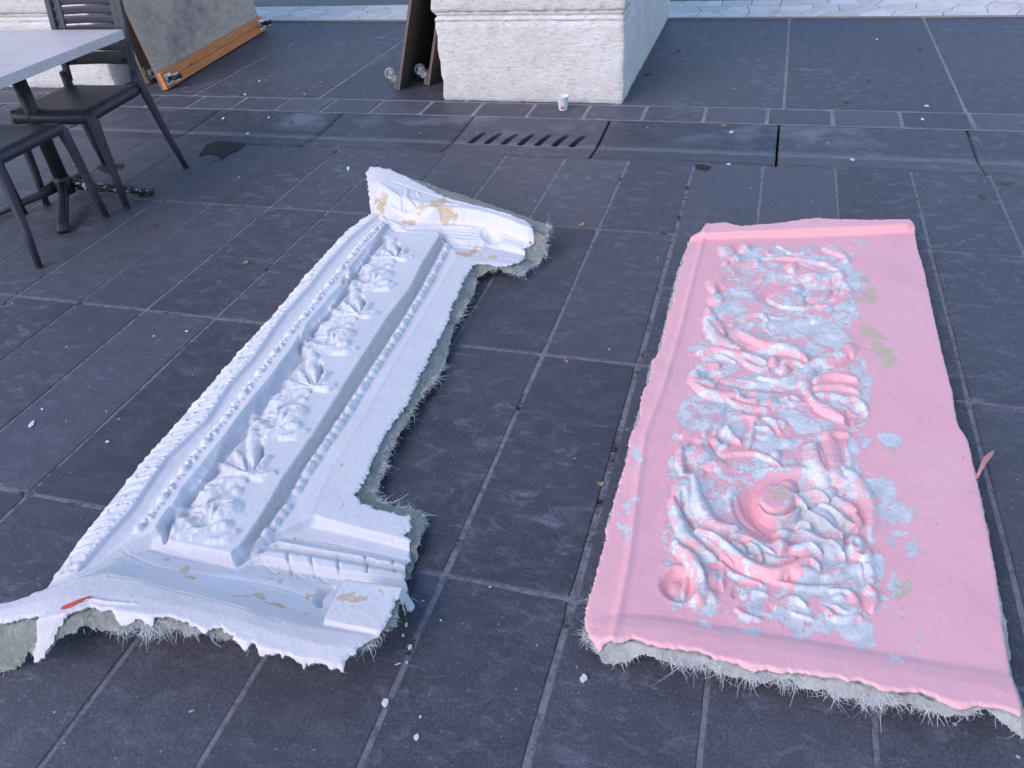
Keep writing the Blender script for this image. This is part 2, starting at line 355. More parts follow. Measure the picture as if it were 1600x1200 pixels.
# gutter: long stones hollowed to a shallow channel, one of them pierced by seven slanting slots
def gutter_stone(u0, u1, slots=False):
    nx = max(8, int((u1 - u0) / .0032)) if slots else 24; ny = 150 if slots else 28
    v0, v1 = 3.512, 4.028
    U = np.linspace(u0, u1, nx); V = np.linspace(v0, v1, ny); UU, VV = np.meshgrid(U, V)
    t = (VV - v0) / (v1 - v0)
    Z = -.022 * np.clip(1 - np.abs((t - .48) / .46), 0, 1) ** .8
    Z = np.where(t > .40, -.015 + .015 * np.clip((t - .40) / .58, 0, 1) ** 1.1, -.015 * np.clip(t / .30, 0, 1) ** 1.0)
    e = np.minimum(np.minimum(UU - u0, u1 - UU), np.minimum(VV - v0, v1 - VV)); Z = Z - .004 * np.clip(1 - e / .004, 0, 1)
    if slots:
        for k in range(7):
            cu = -.858 + .0885 * k; ax = np.array([.018, .066]); a = np.array([cu + .012, 3.690])
            px, py = UU - a[0], VV - a[1]; L2 = ax @ ax * 3.4; A = ax * math.sqrt(3.4)
            tt = np.clip((px * A[0] + py * A[1]) / (A @ A), 0, 1); d = np.hypot(px - tt * A[0] + .006 * np.sin(tt * 3.14), py - tt * A[1]) * (1 + .25 * tt)
            Z = Z - .10 * np.clip((.0175 - d) / .0025, 0, 1)
    verts = np.stack([UU, VV, Z], -1).reshape(-1, 3).tolist(); f = []
    for j in range(ny - 1):
        for i in range(nx - 1): q = j * nx + i; f.append((q, q + 1, q + nx + 1, q + nx))
    n0 = len(verts); per = [i for i in range(nx)] + [j * nx + nx - 1 for j in range(1, ny)] + [(ny - 1) * nx + i for i in range(nx - 2, -1, -1)] + [j * nx for j in range(ny - 2, 0, -1)]
    for i in per: verts.append((verts[i][0], verts[i][1], -.16))
    for a in range(len(per)): b = (a + 1) % len(per); f.append((per[b], per[a], n0 + a, n0 + b))
    me = bpy.data.meshes.new('gutter_stone'); me.from_pydata(verts, [], f)
    nm = 'drain_stone' if slots else 'gutter_stone'
    o = link(nm, me, M['gutter'], pave, not slots)
    return o
gj = [-5.9, -5.06, -4.22, -3.40, -2.565, -1.735, -.945, -.19, .655, 1.49, 2.33, 3.17]
for a, b in zip(gj, gj[1:]):
    g = .012 if a > -1 else .005
    gutter_stone(a + g / 2, b - g / 2, abs(a + .945) < .01)
sheet('gutter_bed', -5.9, 3.49, 3.2, 4.04, -.15, M['asphalt'])
# row of small blocks in pale mortar
k0 = .282 - .3115 * 18; 
for k in range(29):
    a = k0 + k * .3115; put_slab(a + .009, a + .3025, 4.043, 4.258, 'paving_block', 'slab_pale', 0, .003)
# broad slabs in front of the threshold
bj = [-6.0, -5.45, -4.6, -3.73, -2.93, -2.03, -1.08, -.20, .672, 1.52, 2.39, 3.25]
for a, b in zip(bj, bj[1:]): put_slab(a + .007, b - .007, 4.275, 6.150, 'broad_slab', 'slab_pale', 0, .0006)
# crazy paving of pale marble and a dark band
def clip(poly, n, d):
    out = []
    for i in range(len(poly)):
        a, b = poly[i], poly[(i + 1) % len(poly)]; da = a[0] * n[0] + a[1] * n[1] - d; db = b[0] * n[0] + b[1] * n[1] - d
        if da <= 0: out.append(a)
        if (da < 0) != (db < 0) and abs(da - db) > 1e-9:
            t = da / (da - db); out.append((a[0] + (b[0] - a[0]) * t, a[1] + (b[1] - a[1]) * t))
    return out
def crazy(u0, u1, v0, v1, size, z, gap=.007):
    th = empty('marble_threshold', (0, 0, 0)); tag(th, kind='structure'); P = []
    nx, ny = int((u1 - u0) / size / 1.15), max(1, round((v1 - v0) / size))
    for i in range(nx):
        for j in range(ny): P.append((u0 + (i + .5 + random.uniform(-.42, .42)) * (u1 - u0) / nx, v0 + (j + .5 + random.uniform(-.4, .4)) * (v1 - v0) / ny))
    for i, p in enumerate(P):
        poly = [(u0, v0), (u1, v0), (u1, v1), (u0, v1)]
        for j, q in enumerate(P):
            if i == j or abs(p[0] - q[0]) > size * 4: continue
            n = (q[0] - p[0], q[1] - p[1]); l = math.hypot(*n); n = (n[0] / l, n[1] / l); d = n[0] * (p[0] + q[0]) / 2 + n[1] * (p[1] + q[1]) / 2 - gap / 2
            poly = clip(poly, n, d)
            if len(poly) < 3: break
        if len(poly) < 3: continue
        b = bmesh.new(); top = [b.verts.new((x, y, z)) for x, y in poly]; bot = [b.verts.new((x, y, z - .02)) for x, y in poly]; b.faces.new(top)
        for k in range(len(poly)): b.faces.new((top[k], top[(k + 1) % len(poly)], bot[(k + 1) % len(poly)], bot[k]))
        bm_obj('marble_flag', b, M['marble'], th)
    return th
th = crazy(-4.3, 3.2, 6.165, 6.665, .15, .012, .007)
crazy(-4.3, 3.2, 6.95, 7.6, .26, .012)
me = bpy.data.meshes.new('mortar_bed'); me.from_pydata([(-6, 6.158, .008), (4, 6.158, .008), (4, 7.7, .008), (-6, 7.7, .008), (-6, 6.158, -.03), (4, 6.158, -.03)], [], [(0, 1, 2, 3), (4, 5, 1, 0)]); link('mortar_bed', me, M['mortar_dark'], th)
bb = bmesh.new(); box_bm(bb, (-6, 6.672, -.01), (4, 6.943, .0125), .002); bm_obj('dark_marble_band', bb, M['dark_band'], th)

# ------------------------------------------------------------------ stone piers
def noise3(seed): return random.Random(seed)
def pier(u0, u1, v0, v1, label, seed):
    root = empty('stone_pier', ((u0 + u1) / 2, (v0 + v1) / 2, 0)); tag(root, label, 'pier'); cx, cy = root.location[0], root.location[1]
    # profile: (offset, z)
    def ring_mesh(name, prof, nseg=44, jit=.0065, zfine=None):
        b = bmesh.new(); r = random.Random(seed); rings = []
        zz = []
        for (o1, z1), (o2, z2) in zip(prof, prof[1:]):
            k = max(1, int(abs(z2 - z1) / .035));
            for q in range(k): zz.append((o1 + (o2 - o1) * q / k, z1 + (z2 - z1) * q / k))
        zz.append(prof[-1])
        hw, hd = (u1 - u0) / 2, (v1 - v0) / 2
        for off, z in zz:
            ring = []; x, y = hw + off, hd + off; c = .006 + r.uniform(0, .005)
            side = [(-x + c, -y, x - c, -y), (x, -y + c, x, y - c), (x - c, y, -x + c, y), (-x, y - c, -x, -y + c)]
            for (ax, ay, bx, by) in side:
                for k in range(nseg): t = k / (nseg - 1); ring.append(b.verts.new((ax + (bx - ax) * t + r.gauss(0, jit * .45), ay + (by - ay) * t + r.gauss(0, jit * .45), z + (0 if z in (prof[0][1], prof[-1][1]) else r.gauss(0, jit * .3)))))
            rings.append(ring)
        n = len(rings[0])
        for A, B in zip(rings, rings[1:]):
            for k in range(n): b.faces.new((A[k], A[(k + 1) % n], B[(k + 1) % n], B[k]))
        b.faces.new(rings[-1]); b.faces.new(rings[0][::-1])
        return bm_obj(name, b, M['travertine'], root, True)
    ring_mesh('plinth_block', [(-.010, -.02), (-.004, .02), (.0, .10), (.0, .425)])
    ring_mesh('moulding', [(-.001, .4255), (-.004, .440), (-.011, .445), (-.011, .452), (-.003, .460), (.0, .47)], jit=.002)
    ring_mesh('shaft', [(-.0005, .4705), (.004, .49), (.005, .53), (.003, .56), (.003, 2.1)])
    return root
pier(-1.216, -.165, 4.285, 6.17, 'pitted pale travertine pier standing free in the middle, paper cup at its foot', 3)
pier(-4.75, -3.60, 4.36, 6.17, 'pale travertine pier behind the slatted chair and the table at top left', 5)

# ------------------------------------------------------------------ heightfield casts
def warp(A, step, amp, cell, seed):
    wx, wy = vnoise(A.shape, step, cell, seed, 4, .6) * amp / step, vnoise(A.shape, step, cell, seed + 1, 4, .6) * amp / step
    jj, ii = np.indices(A.shape); return A[np.clip((jj + wy).round().astype(int), 0, A.shape[0] - 1), np.clip((ii + wx).round().astype(int), 0, A.shape[1] - 1)]
def poly_sd(px, py, poly):
    """signed distance, positive inside"""
    P = np.asarray(poly); n = len(P); d = np.full(px.shape, 1e9); ins = np.zeros(px.shape, bool)
    for i in range(n):
        a, b = P[i], P[(i + 1) % n]; e = b - a; wx, wy = px - a[0], py - a[1]
        t = np.clip((wx * e[0] + wy * e[1]) / max(e @ e, 1e-12), 0, 1); dd = (wx - e[0] * t) ** 2 + (wy - e[1] * t) ** 2
        d = np.minimum(d, dd)
        c = ((a[1] <= py) & (b[1] > py)) | ((b[1] <= py) & (a[1] > py))
        if abs(b[1] - a[1]) > 1e-12: ins ^= c & (px < a[0] + (py - a[1]) / (b[1] - a[1]) * e[0])
    d = np.sqrt(d); return np.where(ins, d, -d)
def vnoise(shape, step, cell, seed, octaves=3, gain=.5):
    r = np.random.default_rng(seed); ny, nx = shape; out = np.zeros(shape); amp = 1.0; tot = 0
    for o in range(octaves):
        c = cell / 2 ** o; gx = np.arange(nx) * step / c; gy = np.arange(ny) * step / c
        G = r.uniform(-1, 1, (int(gy[-1]) + 3, int(gx[-1]) + 3)); ix, iy = gx.astype(int), gy.astype(int); fx, fy = gx - ix, gy - iy
        fx = fx * fx * (3 - 2 * fx); fy = fy * fy * (3 - 2 * fy)
        A = G[iy][:, ix]; B = G[iy][:, ix + 1]; Cc = G[iy + 1][:, ix]; D = G[iy + 1][:, ix + 1]
        out += amp * ((A * (1 - fx) + B * fx) * (1 - fy)[:, None] + (Cc * (1 - fx) + D * fx) * fy[:, None]); tot += amp; amp *= gain
    return out / tot
def blur(A, k):
    for _ in range(k):
        A = np.pad(A, 1, mode='edge'); A = (A[:-2] + 2 * A[1:-1] + A[2:]) / 4; A = (A[:, :-2] + 2 * A[:, 1:-1] + A[:, 2:]) / 4
    return A
class Field:
    def __init__(s, origin, ang, x0, x1, y0, y1, step):
        s.o = np.array(origin[:2]); s.c, s.s = math.cos(ang), math.sin(ang); s.ang = ang; s.step = step
        s.xs = np.arange(x0, x1, step); s.ys = np.arange(y0, y1, step); s.X, s.Y = np.meshgrid(s.xs, s.ys); s.shape = s.X.shape
        s.P = np.zeros(s.shape); s.Ng = np.zeros(s.shape); s.base = np.zeros(s.shape); s.attrs = {}; s.warpx = 0; s.lab = np.zeros((s.shape[0] - 1, s.shape[1] - 1), int)
    def loc(s, x, y, z):
        p = at(x, y, z)[:2] - s.o; return np.array([p[0] * s.c + p[1] * s.s, -p[0] * s.s + p[1] * s.c])
    def win(s, x0, x1, y0, y1):
        i0 = max(0, int((x0 - s.xs[0]) / s.step)); i1 = min(s.shape[1], int((x1 - s.xs[0]) / s.step) + 2)
        j0 = max(0, int((y0 - s.ys[0]) / s.step)); j1 = min(s.shape[0], int((y1 - s.ys[0]) / s.step) + 2)
        return slice(j0, max(j1, j0)), slice(i0, max(i1, i0))
    def stroke_l(s, pts, ws, h, prof='round', layer=None):
        pts = [np.asarray(p, float) for p in pts]; W = max(ws); A = np.array(pts)
        sl_ = s.win(A[:, 0].min() - W, A[:, 0].max() + W, A[:, 1].min() - W, A[:, 1].max() + W)
        X, Y = s.X[sl_], s.Y[sl_]
        if X.size == 0: return
        best = np.full(X.shape, 9.0)
        if len(pts) == 1: pts = pts * 2; ws = [ws[0]] * 2
        for i in range(len(pts) - 1):
            a, e = pts[i], pts[i + 1] - pts[i]; wx, wy = X - a[0], Y - a[1]; t = np.clip((wx * e[0] + wy * e[1]) / max(e @ e, 1e-12), 0, 1)
            best = np.minimum(best, np.hypot(wx - e[0] * t, wy - e[1] * t) / (ws[i] + (ws[i + 1] - ws[i]) * t))
        s._put(sl_, best, h, prof, layer)
    def _put(s, sl_, t, h, prof, layer):
        tt = np.clip(1 - t * t, 0, 1)
        v = h * {'round': np.sqrt(tt), 'soft': tt ** 2, 'flat': np.clip((1 - t) * 3.2, 0, 1) ** .8, 'mid': tt}[prof]
        if layer is not None: T = s.attrs[layer]; T[sl_] = np.maximum(T[sl_], v)
        elif h >= 0: s.P[sl_] = (s.P[sl_] ** 4 + v ** 4) ** .25
        else: s.Ng[sl_] = np.minimum(s.Ng[sl_], v)
    def stroke(s, pts, w, h, prof='round', z=.06, taper=(.55, .5), layer=None):
        L = [s.loc(x, y, z) for x, y in pts]; m = mpp(*pts[len(pts) // 2], z); n = len(L)
        # round the polyline off
        if n > 2:
            L2 = []
            for i in range(n - 1):
                p0, p1, p2, p3 = L[max(i - 1, 0)], L[i], L[i + 1], L[min(i + 2, n - 1)]
                for t in (0, .25, .5, .75): L2.append(.5 * ((2 * p1) + (-p0 + p2) * t + (2 * p0 - 5 * p1 + 4 * p2 - p3) * t * t + (-p0 + 3 * p1 - 3 * p2 + p3) * t ** 3))
            L2.append(L[-1]); L = L2; n = len(L)
        ws = [w * m * min(1, taper[0] + (1 - taper[0]) * 3 * i / max(n - 1, 1), taper[1] + (1 - taper[1]) * 3 * (n - 1 - i) / max(n - 1, 1)) for i in range(n)]
        s.stroke_l(L, ws, h, prof, layer)
    def blob(s, x, y, rx, ry, h, prof='round', z=.06, ang=0.0, layer=None):
        c = s.loc(x, y, z); ca, sa = math.cos(ang), math.sin(ang)
        a = s.loc(x + rx * ca, y + rx * sa, z) - c; b = s.loc(x - ry * sa, y + ry * ca, z) - c
        R = np.hypot(*a) + np.hypot(*b); sl_ = s.win(c[0] - R, c[0] + R, c[1] - R, c[1] + R); X, Y = s.X[sl_] - c[0], s.Y[sl_] - c[1]
        if X.size == 0: return
        D = np.linalg.inv(np.array([a, b]).T); p = D[0, 0] * X + D[0, 1] * Y; q = D[1, 0] * X + D[1, 1] * Y
        s._put(sl_, np.hypot(p, q), h, prof, layer)
    def poly(s, pts, z=None):
        out = []
        for p in pts: out.append(s.loc(p[0], p[1], p[2] if len(p) > 2 else z))
        return np.array(out)
    def sd(s, poly):
        k = 3; X, Y = s.X[::k, ::k], s.Y[::k, ::k]; D = poly_sd(X, Y, poly)
        gx = np.arange(s.shape[1]) / k; gy = np.arange(s.shape[0]) / k; ix = np.minimum(gx.astype(int), D.shape[1] - 2); iy = np.minimum(gy.astype(int), D.shape[0] - 2)
        fx, fy = (gx - ix), (gy - iy)[:, None]; A = D[iy][:, ix]; B = D[iy][:, ix + 1]; Cc = D[iy + 1][:, ix]; E = D[iy + 1][:, ix + 1]
        return (A * (1 - fx) + B * fx) * (1 - fy) + (Cc * (1 - fx) + E * fx) * fy
    def sample(s, A, x, y):
        i = np.clip(((x - s.xs[0]) / s.step), 0, s.shape[1] - 1.01); j = np.clip(((y - s.ys[0]) / s.step), 0, s.shape[0] - 1.01)
        return A[int(j), int(i)]
    def world(s, x, y): return s.o[0] + x * s.c - y * s.s, s.o[1] + x * s.s + y * s.c
    def meshes(s, H, sd, names, mat, parent, attrs=(), skirt=None, skirt_mat=None):
        """cells inside the outline, split into one mesh per label; parent sits at the field's origin and rotation"""
        g = np.gradient(sd, s.step); gn = np.hypot(g[0], g[1]) + 1e-6; X, Y = s.X.copy(), s.Y.copy()
        out = (sd < 0) & (sd > -2.5 * s.step); X[out] += (-sd * g[1] / gn ** 2 * np.minimum(gn, 1))[out]; Y[out] += (-sd * g[0] / gn ** 2 * np.minimum(gn, 1))[out]
        ins = sd > 0; cell = ins[:-1, :-1] | ins[1:, :-1] | ins[:-1, 1:] | ins[1:, 1:]
        gy, gx = np.gradient(H, s.step); Nn = np.stack([-gx, -gy, np.ones_like(H)], -1); Nn /= np.linalg.norm(Nn, axis=-1, keepdims=True)
        nx = s.shape[1]; objs = {}
        for li, nm in names.items():
            jj, ii = np.nonzero(cell & (s.lab == li))
            if len(jj) == 0: continue
            q = np.stack([jj * nx + ii, jj * nx + ii + 1, (jj + 1) * nx + ii + 1, (jj + 1) * nx + ii], -1)
            used, inv = np.unique(q.ravel(), return_inverse=True); nq = len(q)
            co = np.stack([X.ravel()[used], Y.ravel()[used], H.ravel()[used]], -1).astype(np.float32)
            me = bpy.data.meshes.new(nm); me.vertices.add(len(used)); me.vertices.foreach_set('co', co.ravel()); me.loops.add(nq * 4); me.loops.foreach_set('vertex_index', inv.astype(np.int32))
            me.polygons.add(nq); me.polygons.foreach_set('loop_start', np.arange(0, nq * 4, 4, dtype=np.int32)); me.polygons.foreach_set('loop_total', np.full(nq, 4, np.int32)); me.update(calc_edges=True); me.shade_smooth()
            me.normals_split_custom_set_from_vertices(Nn.reshape(-1, 3)[used])
            for an in attrs:
                at_ = me.attributes.new(an, 'FLOAT', 'POINT'); at_.data.foreach_set('value', s.attrs[an].ravel()[used].astype(np.float32))
            objs[li] = link(nm, me, mat, parent)
        if skirt is not None:
            cp = np.pad(cell, 1); V = {}; verts = []; faces = []
            def vid(j, i):
                if (j, i) not in V:
                    V[(j, i)] = len(verts); gx_, gy_ = g[1][j, i] / gn[j, i], g[0][j, i] / gn[j, i]; x, y, z = X[j, i], Y[j, i], H[j, i]
                    for k, (inn, dz) in enumerate(skirt): verts.append((x + gx_ * inn, y + gy_ * inn, z - dz - (0 if k == 0 else abs(math.sin(x * 210 + y * 170)) * .0015)))
                return V[(j, i)]
            for (dj, di, e) in ((-1, 0, ((0, 0), (0, 1))), (1, 0, ((1, 1), (1, 0))), (0, -1, ((1, 0), (0, 0))), (0, 1, ((0, 1), (1, 1)))):
                nb = cp[1 + dj:1 + dj + cell.shape[0], 1 + di:1 + di + cell.shape[1]]
                for j, i in zip(*np.nonzero(cell & ~nb)):
                    a, b = vid(j + e[0][0], i + e[0][1]), vid(j + e[1][0], i + e[1][1])
                    for k in range(len(skirt) - 1): faces.append((b + k, a + k, a + k + 1, b + k + 1))
            me = bpy.data.meshes.new('broken_edge'); me.from_pydata(verts, [], faces); link('broken_edge', me, skirt_mat, parent)
        return objs
def rail_interp(F, rails, along):
    """rails: list of [(x, y, h) pixels]; height interpolated between the rails, row by row (along='y') or column by column"""
    L = []
    for r in rails:
        p = np.array([(*F.loc(x, y, h), h) for x, y, h in r])
        if along == 'y': p = p[np.argsort(p[:, 1])]; k, c = p[:, 1], p[:, 0]
        else: p = p[np.argsort(p[:, 0])]; k, c = p[:, 0], p[:, 1]
        g = F.ys if along == 'y' else F.xs
        pos = np.interp(g, k, c)
        if len(k) > 1:
            lo, hi = g < k[0], g > k[-1]; m0 = (c[1] - c[0]) / (k[1] - k[0] + 1e-9) if along == 'y' else 0; m1 = (c[-1] - c[-2]) / (k[-1] - k[-2] + 1e-9) if along == 'y' else 0
            pos[lo] = c[0] + m0 * (g[lo] - k[0]); pos[hi] = c[-1] + m1 * (g[hi] - k[-1])
        L.append((pos, np.interp(g, k, p[:, 2])))
    return L
def rail_height(F, L, along, order=1):
    out = np.zeros(F.shape); idx = np.zeros(F.shape, np.int16)
    n = len(F.ys) if along == 'y' else len(F.xs); g = F.xs if along == 'y' else F.ys
    for r in range(n):
        P = np.array([l[0][r] for l in L]); Hh = np.array([l[1][r] for l in L])
        if order < 0: P = -P; gg = -g
        else: gg = g
        P = np.maximum.accumulate(P + np.arange(len(P)) * 1e-5); v = np.interp(gg, P, Hh); ix = np.searchsorted(P, gg)
        if along == 'y': out[r] = v; idx[r] = ix
        else: out[:, r] = v; idx[:, r] = ix
    return out, idx
def shift(r, dx, dy=0, h=None): return [(x + dx, y + dy, h if h is not None else hh) for x, y, hh in r]
def fibres(F, poly, Hb, parent, spots, seed, base=(.25, .012)):
    """frayed glass strands along the torn edge: spots = (x, y, radius px, strands per cm, length m)"""
    r = np.random.default_rng(seed); V = []; Fc = []
    n = len(poly); area = sum(poly[i][0] * poly[(i + 1) % n][1] - poly[(i + 1) % n][0] * poly[i][1] for i in range(n)); sg = 1 if area > 0 else -1
    S = [(F.loc(x, y, .06), rad * mpp(x, y, .06), d, l) for x, y, rad, d, l in spots]
    for i in range(n):
        a, b = poly[i], poly[(i + 1) % n]; e = b - a; L = np.hypot(*e)
        if L < 1e-6: continue
        t = e / L; nr = np.array([t[1], -t[0]]) * sg
        m = a + e / 2; k = 0
        for q in range(max(1, int(L / .01))):
            p = a + e * (q + .5) / max(1, int(L / .01)); dens, ln = base
            for c, rad, d, l in S:
                w_ = max(0, 1 - np.hypot(*(p - c)) / rad)
                if w_ > 0: dens = max(dens, d * w_ ** .5); ln = max(ln, l * (.5 + .5 * w_))
            clump = max(.15, 1 + 1.1 * math.sin(p[0] * 61 + p[1] * 47) * math.sin(p[0] * 23 - p[1] * 31 + seed))
            for _ in range(r.poisson(dens * 3.8 * clump)):
                s0 = p + t * r.uniform(-.007, .007) - nr * r.uniform(0, .012); z0 = F.sample(Hb, *s0) + r.uniform(-.006, .001)
                l = ln * r.lognormal(-.65, .55); dirn = nr * r.uniform(.3, 1.1) + t * r.normal(0, .75); dz = r.normal(-.15, .4); bend = r.normal(0, .8, 3); bend[2] -= .35
                d3 = np.array([dirn[0], dirn[1], dz]); d3 /= np.linalg.norm(d3); P0 = np.array([s0[0], s0[1], z0]); pts = [P0]
                for st in range(3):
                    d3 = d3 + bend * .35; d3 /= np.linalg.norm(d3); nx_ = pts[-1] + d3 * l / 3; nx_[2] = max(nx_[2], .0015); pts.append(nx_)
                rad = r.uniform(.0003, .00065); side = np.cross(d3, (0, 0, 1.)); side /= np.linalg.norm(side) + 1e-6; up = np.cross(side, d3); v0 = len(V)
                for st, pp in enumerate(pts):
                    rr = rad * (1 - .22 * st)
                    for th_ in (0, 2.09, 4.19): V.append(tuple(pp + side * math.cos(th_) * rr + up * math.sin(th_) * rr))
                for st in range(3):
                    for c_ in range(3): A = v0 + st * 3; Fc.append((A + c_, A + (c_ + 1) % 3, A + 3 + (c_ + 1) % 3, A + 3 + c_))
    me = bpy.data.meshes.new('frayed_fibres'); me.from_pydata(V, [], Fc); o = link('frayed_fibres', me, M['fibre'], parent); o['kind'] = 'stuff'; return o

# ================================================================== WHITE PILASTER CAST
def white_cast():
    o = at(500, 650, .08); a, b = at(608, 490, .09), at(414, 794, .09); ang = math.atan2(a[1] - b[1], a[0] - b[0]) - math.pi / 2
    F = Field(o, ang, -.62, .62, -1.06, 1.62, .0024)
    root = empty('plaster_pilaster_cast', (o[0], o[1], 0), ang)
    tag(root, 'long white painted plaster pilaster cast with rosettes, lying broken on the dark slabs at left', 'plaster cast')
    E0 = [(583,330),(541,360),(480,427),(420,500),(375,547),(301,632),(230,712),(172,785),(124,845),(66,930)]
    E1 = [(590,335),(547,370),(510,410),(482,447),(440,493),(395,558),(357,600),(320,657),(257,717),(204,796),(146,860),(110,905)]
    E2 = [(605,335),(562,377),(523,425),(483,477),(457,508),(418,557),(370,622),(335,667),(295,717),(255,770),(235,800),(200,840)]
    E4 = [(598,352),(583,375),(555,415),(517,472),(488,503),(463,532),(438,567),(418,595),(398,617),(367,657),(343,692),(323,727),(302,755),(283,772),(255,805),(240,830)]
    E6 = [(688,366),(662,406),(640,450),(608,490),(554,574),(494,670),(440,748),(414,794),(362,872)]
    E7 = [(696,378),(680,409),(659,449),(620,514),(573,586),(536,646),(473,739),(443,794),(399,852),(373,882)]
    E9 = [(715,405),(692,445),(620,568),(572,655),(524,730),(490,804)]
    E10 = [(738,413),(728,430),(707,478),(695,511),(662,574),(626,646),(608,667),(590,700),(569,751),(555,772)]
    hz = lambda r, h: [(x, y, h) for x, y in r]
    rails = [shift(hz(E0, .012), -10), hz(E0, .035), shift(hz(E0, .058), 7), hz(E1, .076), shift(hz(E1, .066), 9), shift(hz(E2, .066), -9), hz(E2, .074), shift(hz(E2, .084), 14), hz(E4, .098), shift(hz(E4, .076), 12), shift(hz(E4, .074), 24), shift(hz(E6, .086), -22), hz(E6, .087), hz(E7, .056), shift(hz(E7, .054), 14), shift(hz(E7, .059), 24), shift(hz(E9, .064), -6), hz(E9, .062), hz(E10, .060), shift(hz(E10, .058), 30)]
    LB = rail_interp(F, rails, 'y')
    B, ib = rail_height(F, LB, 'y')
    # base mouldings, going down from the end of the shaft
    R = [
     [(0,925,.04),(66,922,.05),(110,900,.075),(204,843,.084),(246,834,.078),(300,853,.078),(362,871,.080),(373,874,.055),(390,862,.052),(424,838,.055),(491,806,.060),(560,824,.060),(640,846,.060)],
     [(0,926,.04),(66,923,.05),(110,901,.075),(204,844,.083),(246,835,.077),(300,854,.077),(362,872,.078),(373,876,.052),(390,864,.048),(430,838,.045),(480,822,.034),(560,838,.034),(640,856,.034)],
     [(66,924,.05),(110,902,.075),(236,850,.065),(300,866,.062),(368,882,.05),(400,860,.04),(439,840,.035),(487,850,.035),(585,866,.035),(641,879,.035)],
     [(66,924,.05),(110,902,.075),(236,852,.064),(300,868,.06),(368,884,.048),(410,858,.05),(432,846,.056),(484,856,.056),(575,871,.056),(640,884,.056)],
     [(66,925,.05),(110,903,.075),(236,856,.06),(270,866,.06),(368,886,.045),(404,864,.035),(424,853,.032),(482,861,.032),(566,876,.032),(639,890,.032)],
     [(66,925,.05),(110,903,.075),(236,858,.058),(270,868,.058),(368,888,.046),(402,866,.06),(418,860,.064),(480,868,.066),(560,882,.066),(638,896,.066)],
     [(66,926,.05),(110,904,.075),(236,860,.058),(270,870,.058),(368,890,.047),(398,872,.06),(420,872,.062),(480,882,.062),(550,893,.062),(636,906,.062)],
     [(66,926,.06),(110,904,.08),(190,852,.07),(240,863,.064),(370,893,.05),(401,876,.04),(439,888,.04),(476,895,.04),(519,902,.04),(632,914,.045)],
     [(66,927,.07),(120,903,.085),(184,853,.072),(220,873,.072),(260,885,.070),(360,897,.062),(435,908,.058),(480,919,.056),(499,931,.056),(540,938,.056),(640,955,.056)],
     [(66,927,.08),(130,901,.09),(172,868,.08),(224,886,.076),(300,898,.070),(360,908,.064),(430,922,.060),(500,945,.058),(600,960,.058),(640,965,.058)],
     [(66,928,.09),(140,900,.10),(170,884,.095),(224,897,.094),(300,912,.09),(360,926,.086),(430,943,.078),(500,962,.074),(600,972,.08),(640,975,.08)],
     [(0,936,.125),(66,924,.130),(120,904,.134),(168,895,.128),(224,906,.130),(260,918,.130),(320,932,.130),(380,948,.130),(416,964,.128),(499,981,.122),(560,990,.118),(610,992,.11)],
     [(0,955,.132),(66,940,.136),(120,930,.138),(200,930,.142),(300,950,.140),(400,978,.136),(500,1006,.128),(560,1012,.118),(610,1000,.11)],
     [(0,985,.12),(66,968,.135),(150,950,.145),(240,962,.143),(330,985,.138),(440,1022,.128),(540,1045,.11),(600,1010,.095)],
     [(0,1010,.07),(66,995,.10),(150,975,.12),(240,990,.12),(330,1010,.115),(440,1045,.10),(540,1070,.08),(600,1040,.07)],
     [(0,1040,.02),(66,1030,.05),(150,1030,.09),(240,1040,.09),(330,1050,.08),(440,1080,.06),(540,1100,.05),(600,1080,.04)]]
    LR = rail_interp(F, R, 'x'); Bb, irb = rail_height(F, LR, 'x', -1); tb = LR[0][0]
    Cc = [
     [(560,345,.04),(583,333,.05),(590,334,.076),(603,348,.086),(640,364,.080),(686,366,.086),(693,382,.054),(715,398,.064),(740,408,.06),(815,414,.06)],
     [(583,331,.05),(597,340,.085),(640,362,.083),(686,364,.09),(692,376,.046),(719,386,.042),(766,386,.042),(820,400,.045)],
     [(583,330,.055),(597,338,.085),(640,361,.083),(686,362,.088),(691,371,.062),(724,377,.066),(766,380,.066),(822,394,.06)],
     [(583,329,.06),(597,344,.08),(622,359,.077),(654,360,.077),(692,364,.068),(730,368,.072),(766,372,.072),(823,388,.066)],
     [(583,328,.07),(597,341,.078),(622,356,.076),(654,356,.076),(710,354,.078),(747,360,.078),(824,380,.074)],
     [(580,326,.08),(597,332,.086),(612,344,.084),(654,349,.084),(691,345,.088),(729,347,.09),(766,354,.09),(826,372,.088)],
     [(577,318,.09),(593,310,.105),(609,322,.11),(654,334,.115),(691,337,.12),(747,345,.12),(785,353,.118),(828,366,.11)],
     [(574,285,.13),(593,285,.145),(609,301,.146),(665,319,.146),(695,329,.146),(747,341,.144),(785,350,.138),(828,362,.125)],
     [(570,262,.160),(582,258,.164),(600,262,.158),(665,288,.150),(729,314,.146),(802,335,.138),(835,350,.122)],
     [(570,240,.150),(600,240,.13),(665,265,.12),(729,290,.12),(802,315,.11),(840,330,.10)]]
    LC = rail_interp(F, Cc, 'x'); Bc, ic = rail_height(F, LC, 'x'); tc = LC[0][0]
    mb = F.Y < tb[None, :]; mc = F.Y > tc[None, :]
    H = np.where(mb, Bb, np.where(mc, Bc, B)); blurred = blur(H, 2)
    H = blurred
    # corner block
    blk = F.poly([(536,899,.125),(632,914,.122),(603,989,.12),(503,970,.12)]); sdb = F.sd(blk); k = np.clip(sdb / .005 + .5, 0, 1); H = H * (1 - k) + (.121 + .0 * H) * k
    for nm in ('chip', 'dirt', 'warm'): F.attrs[nm] = np.zeros(F.shape)
    z = .085
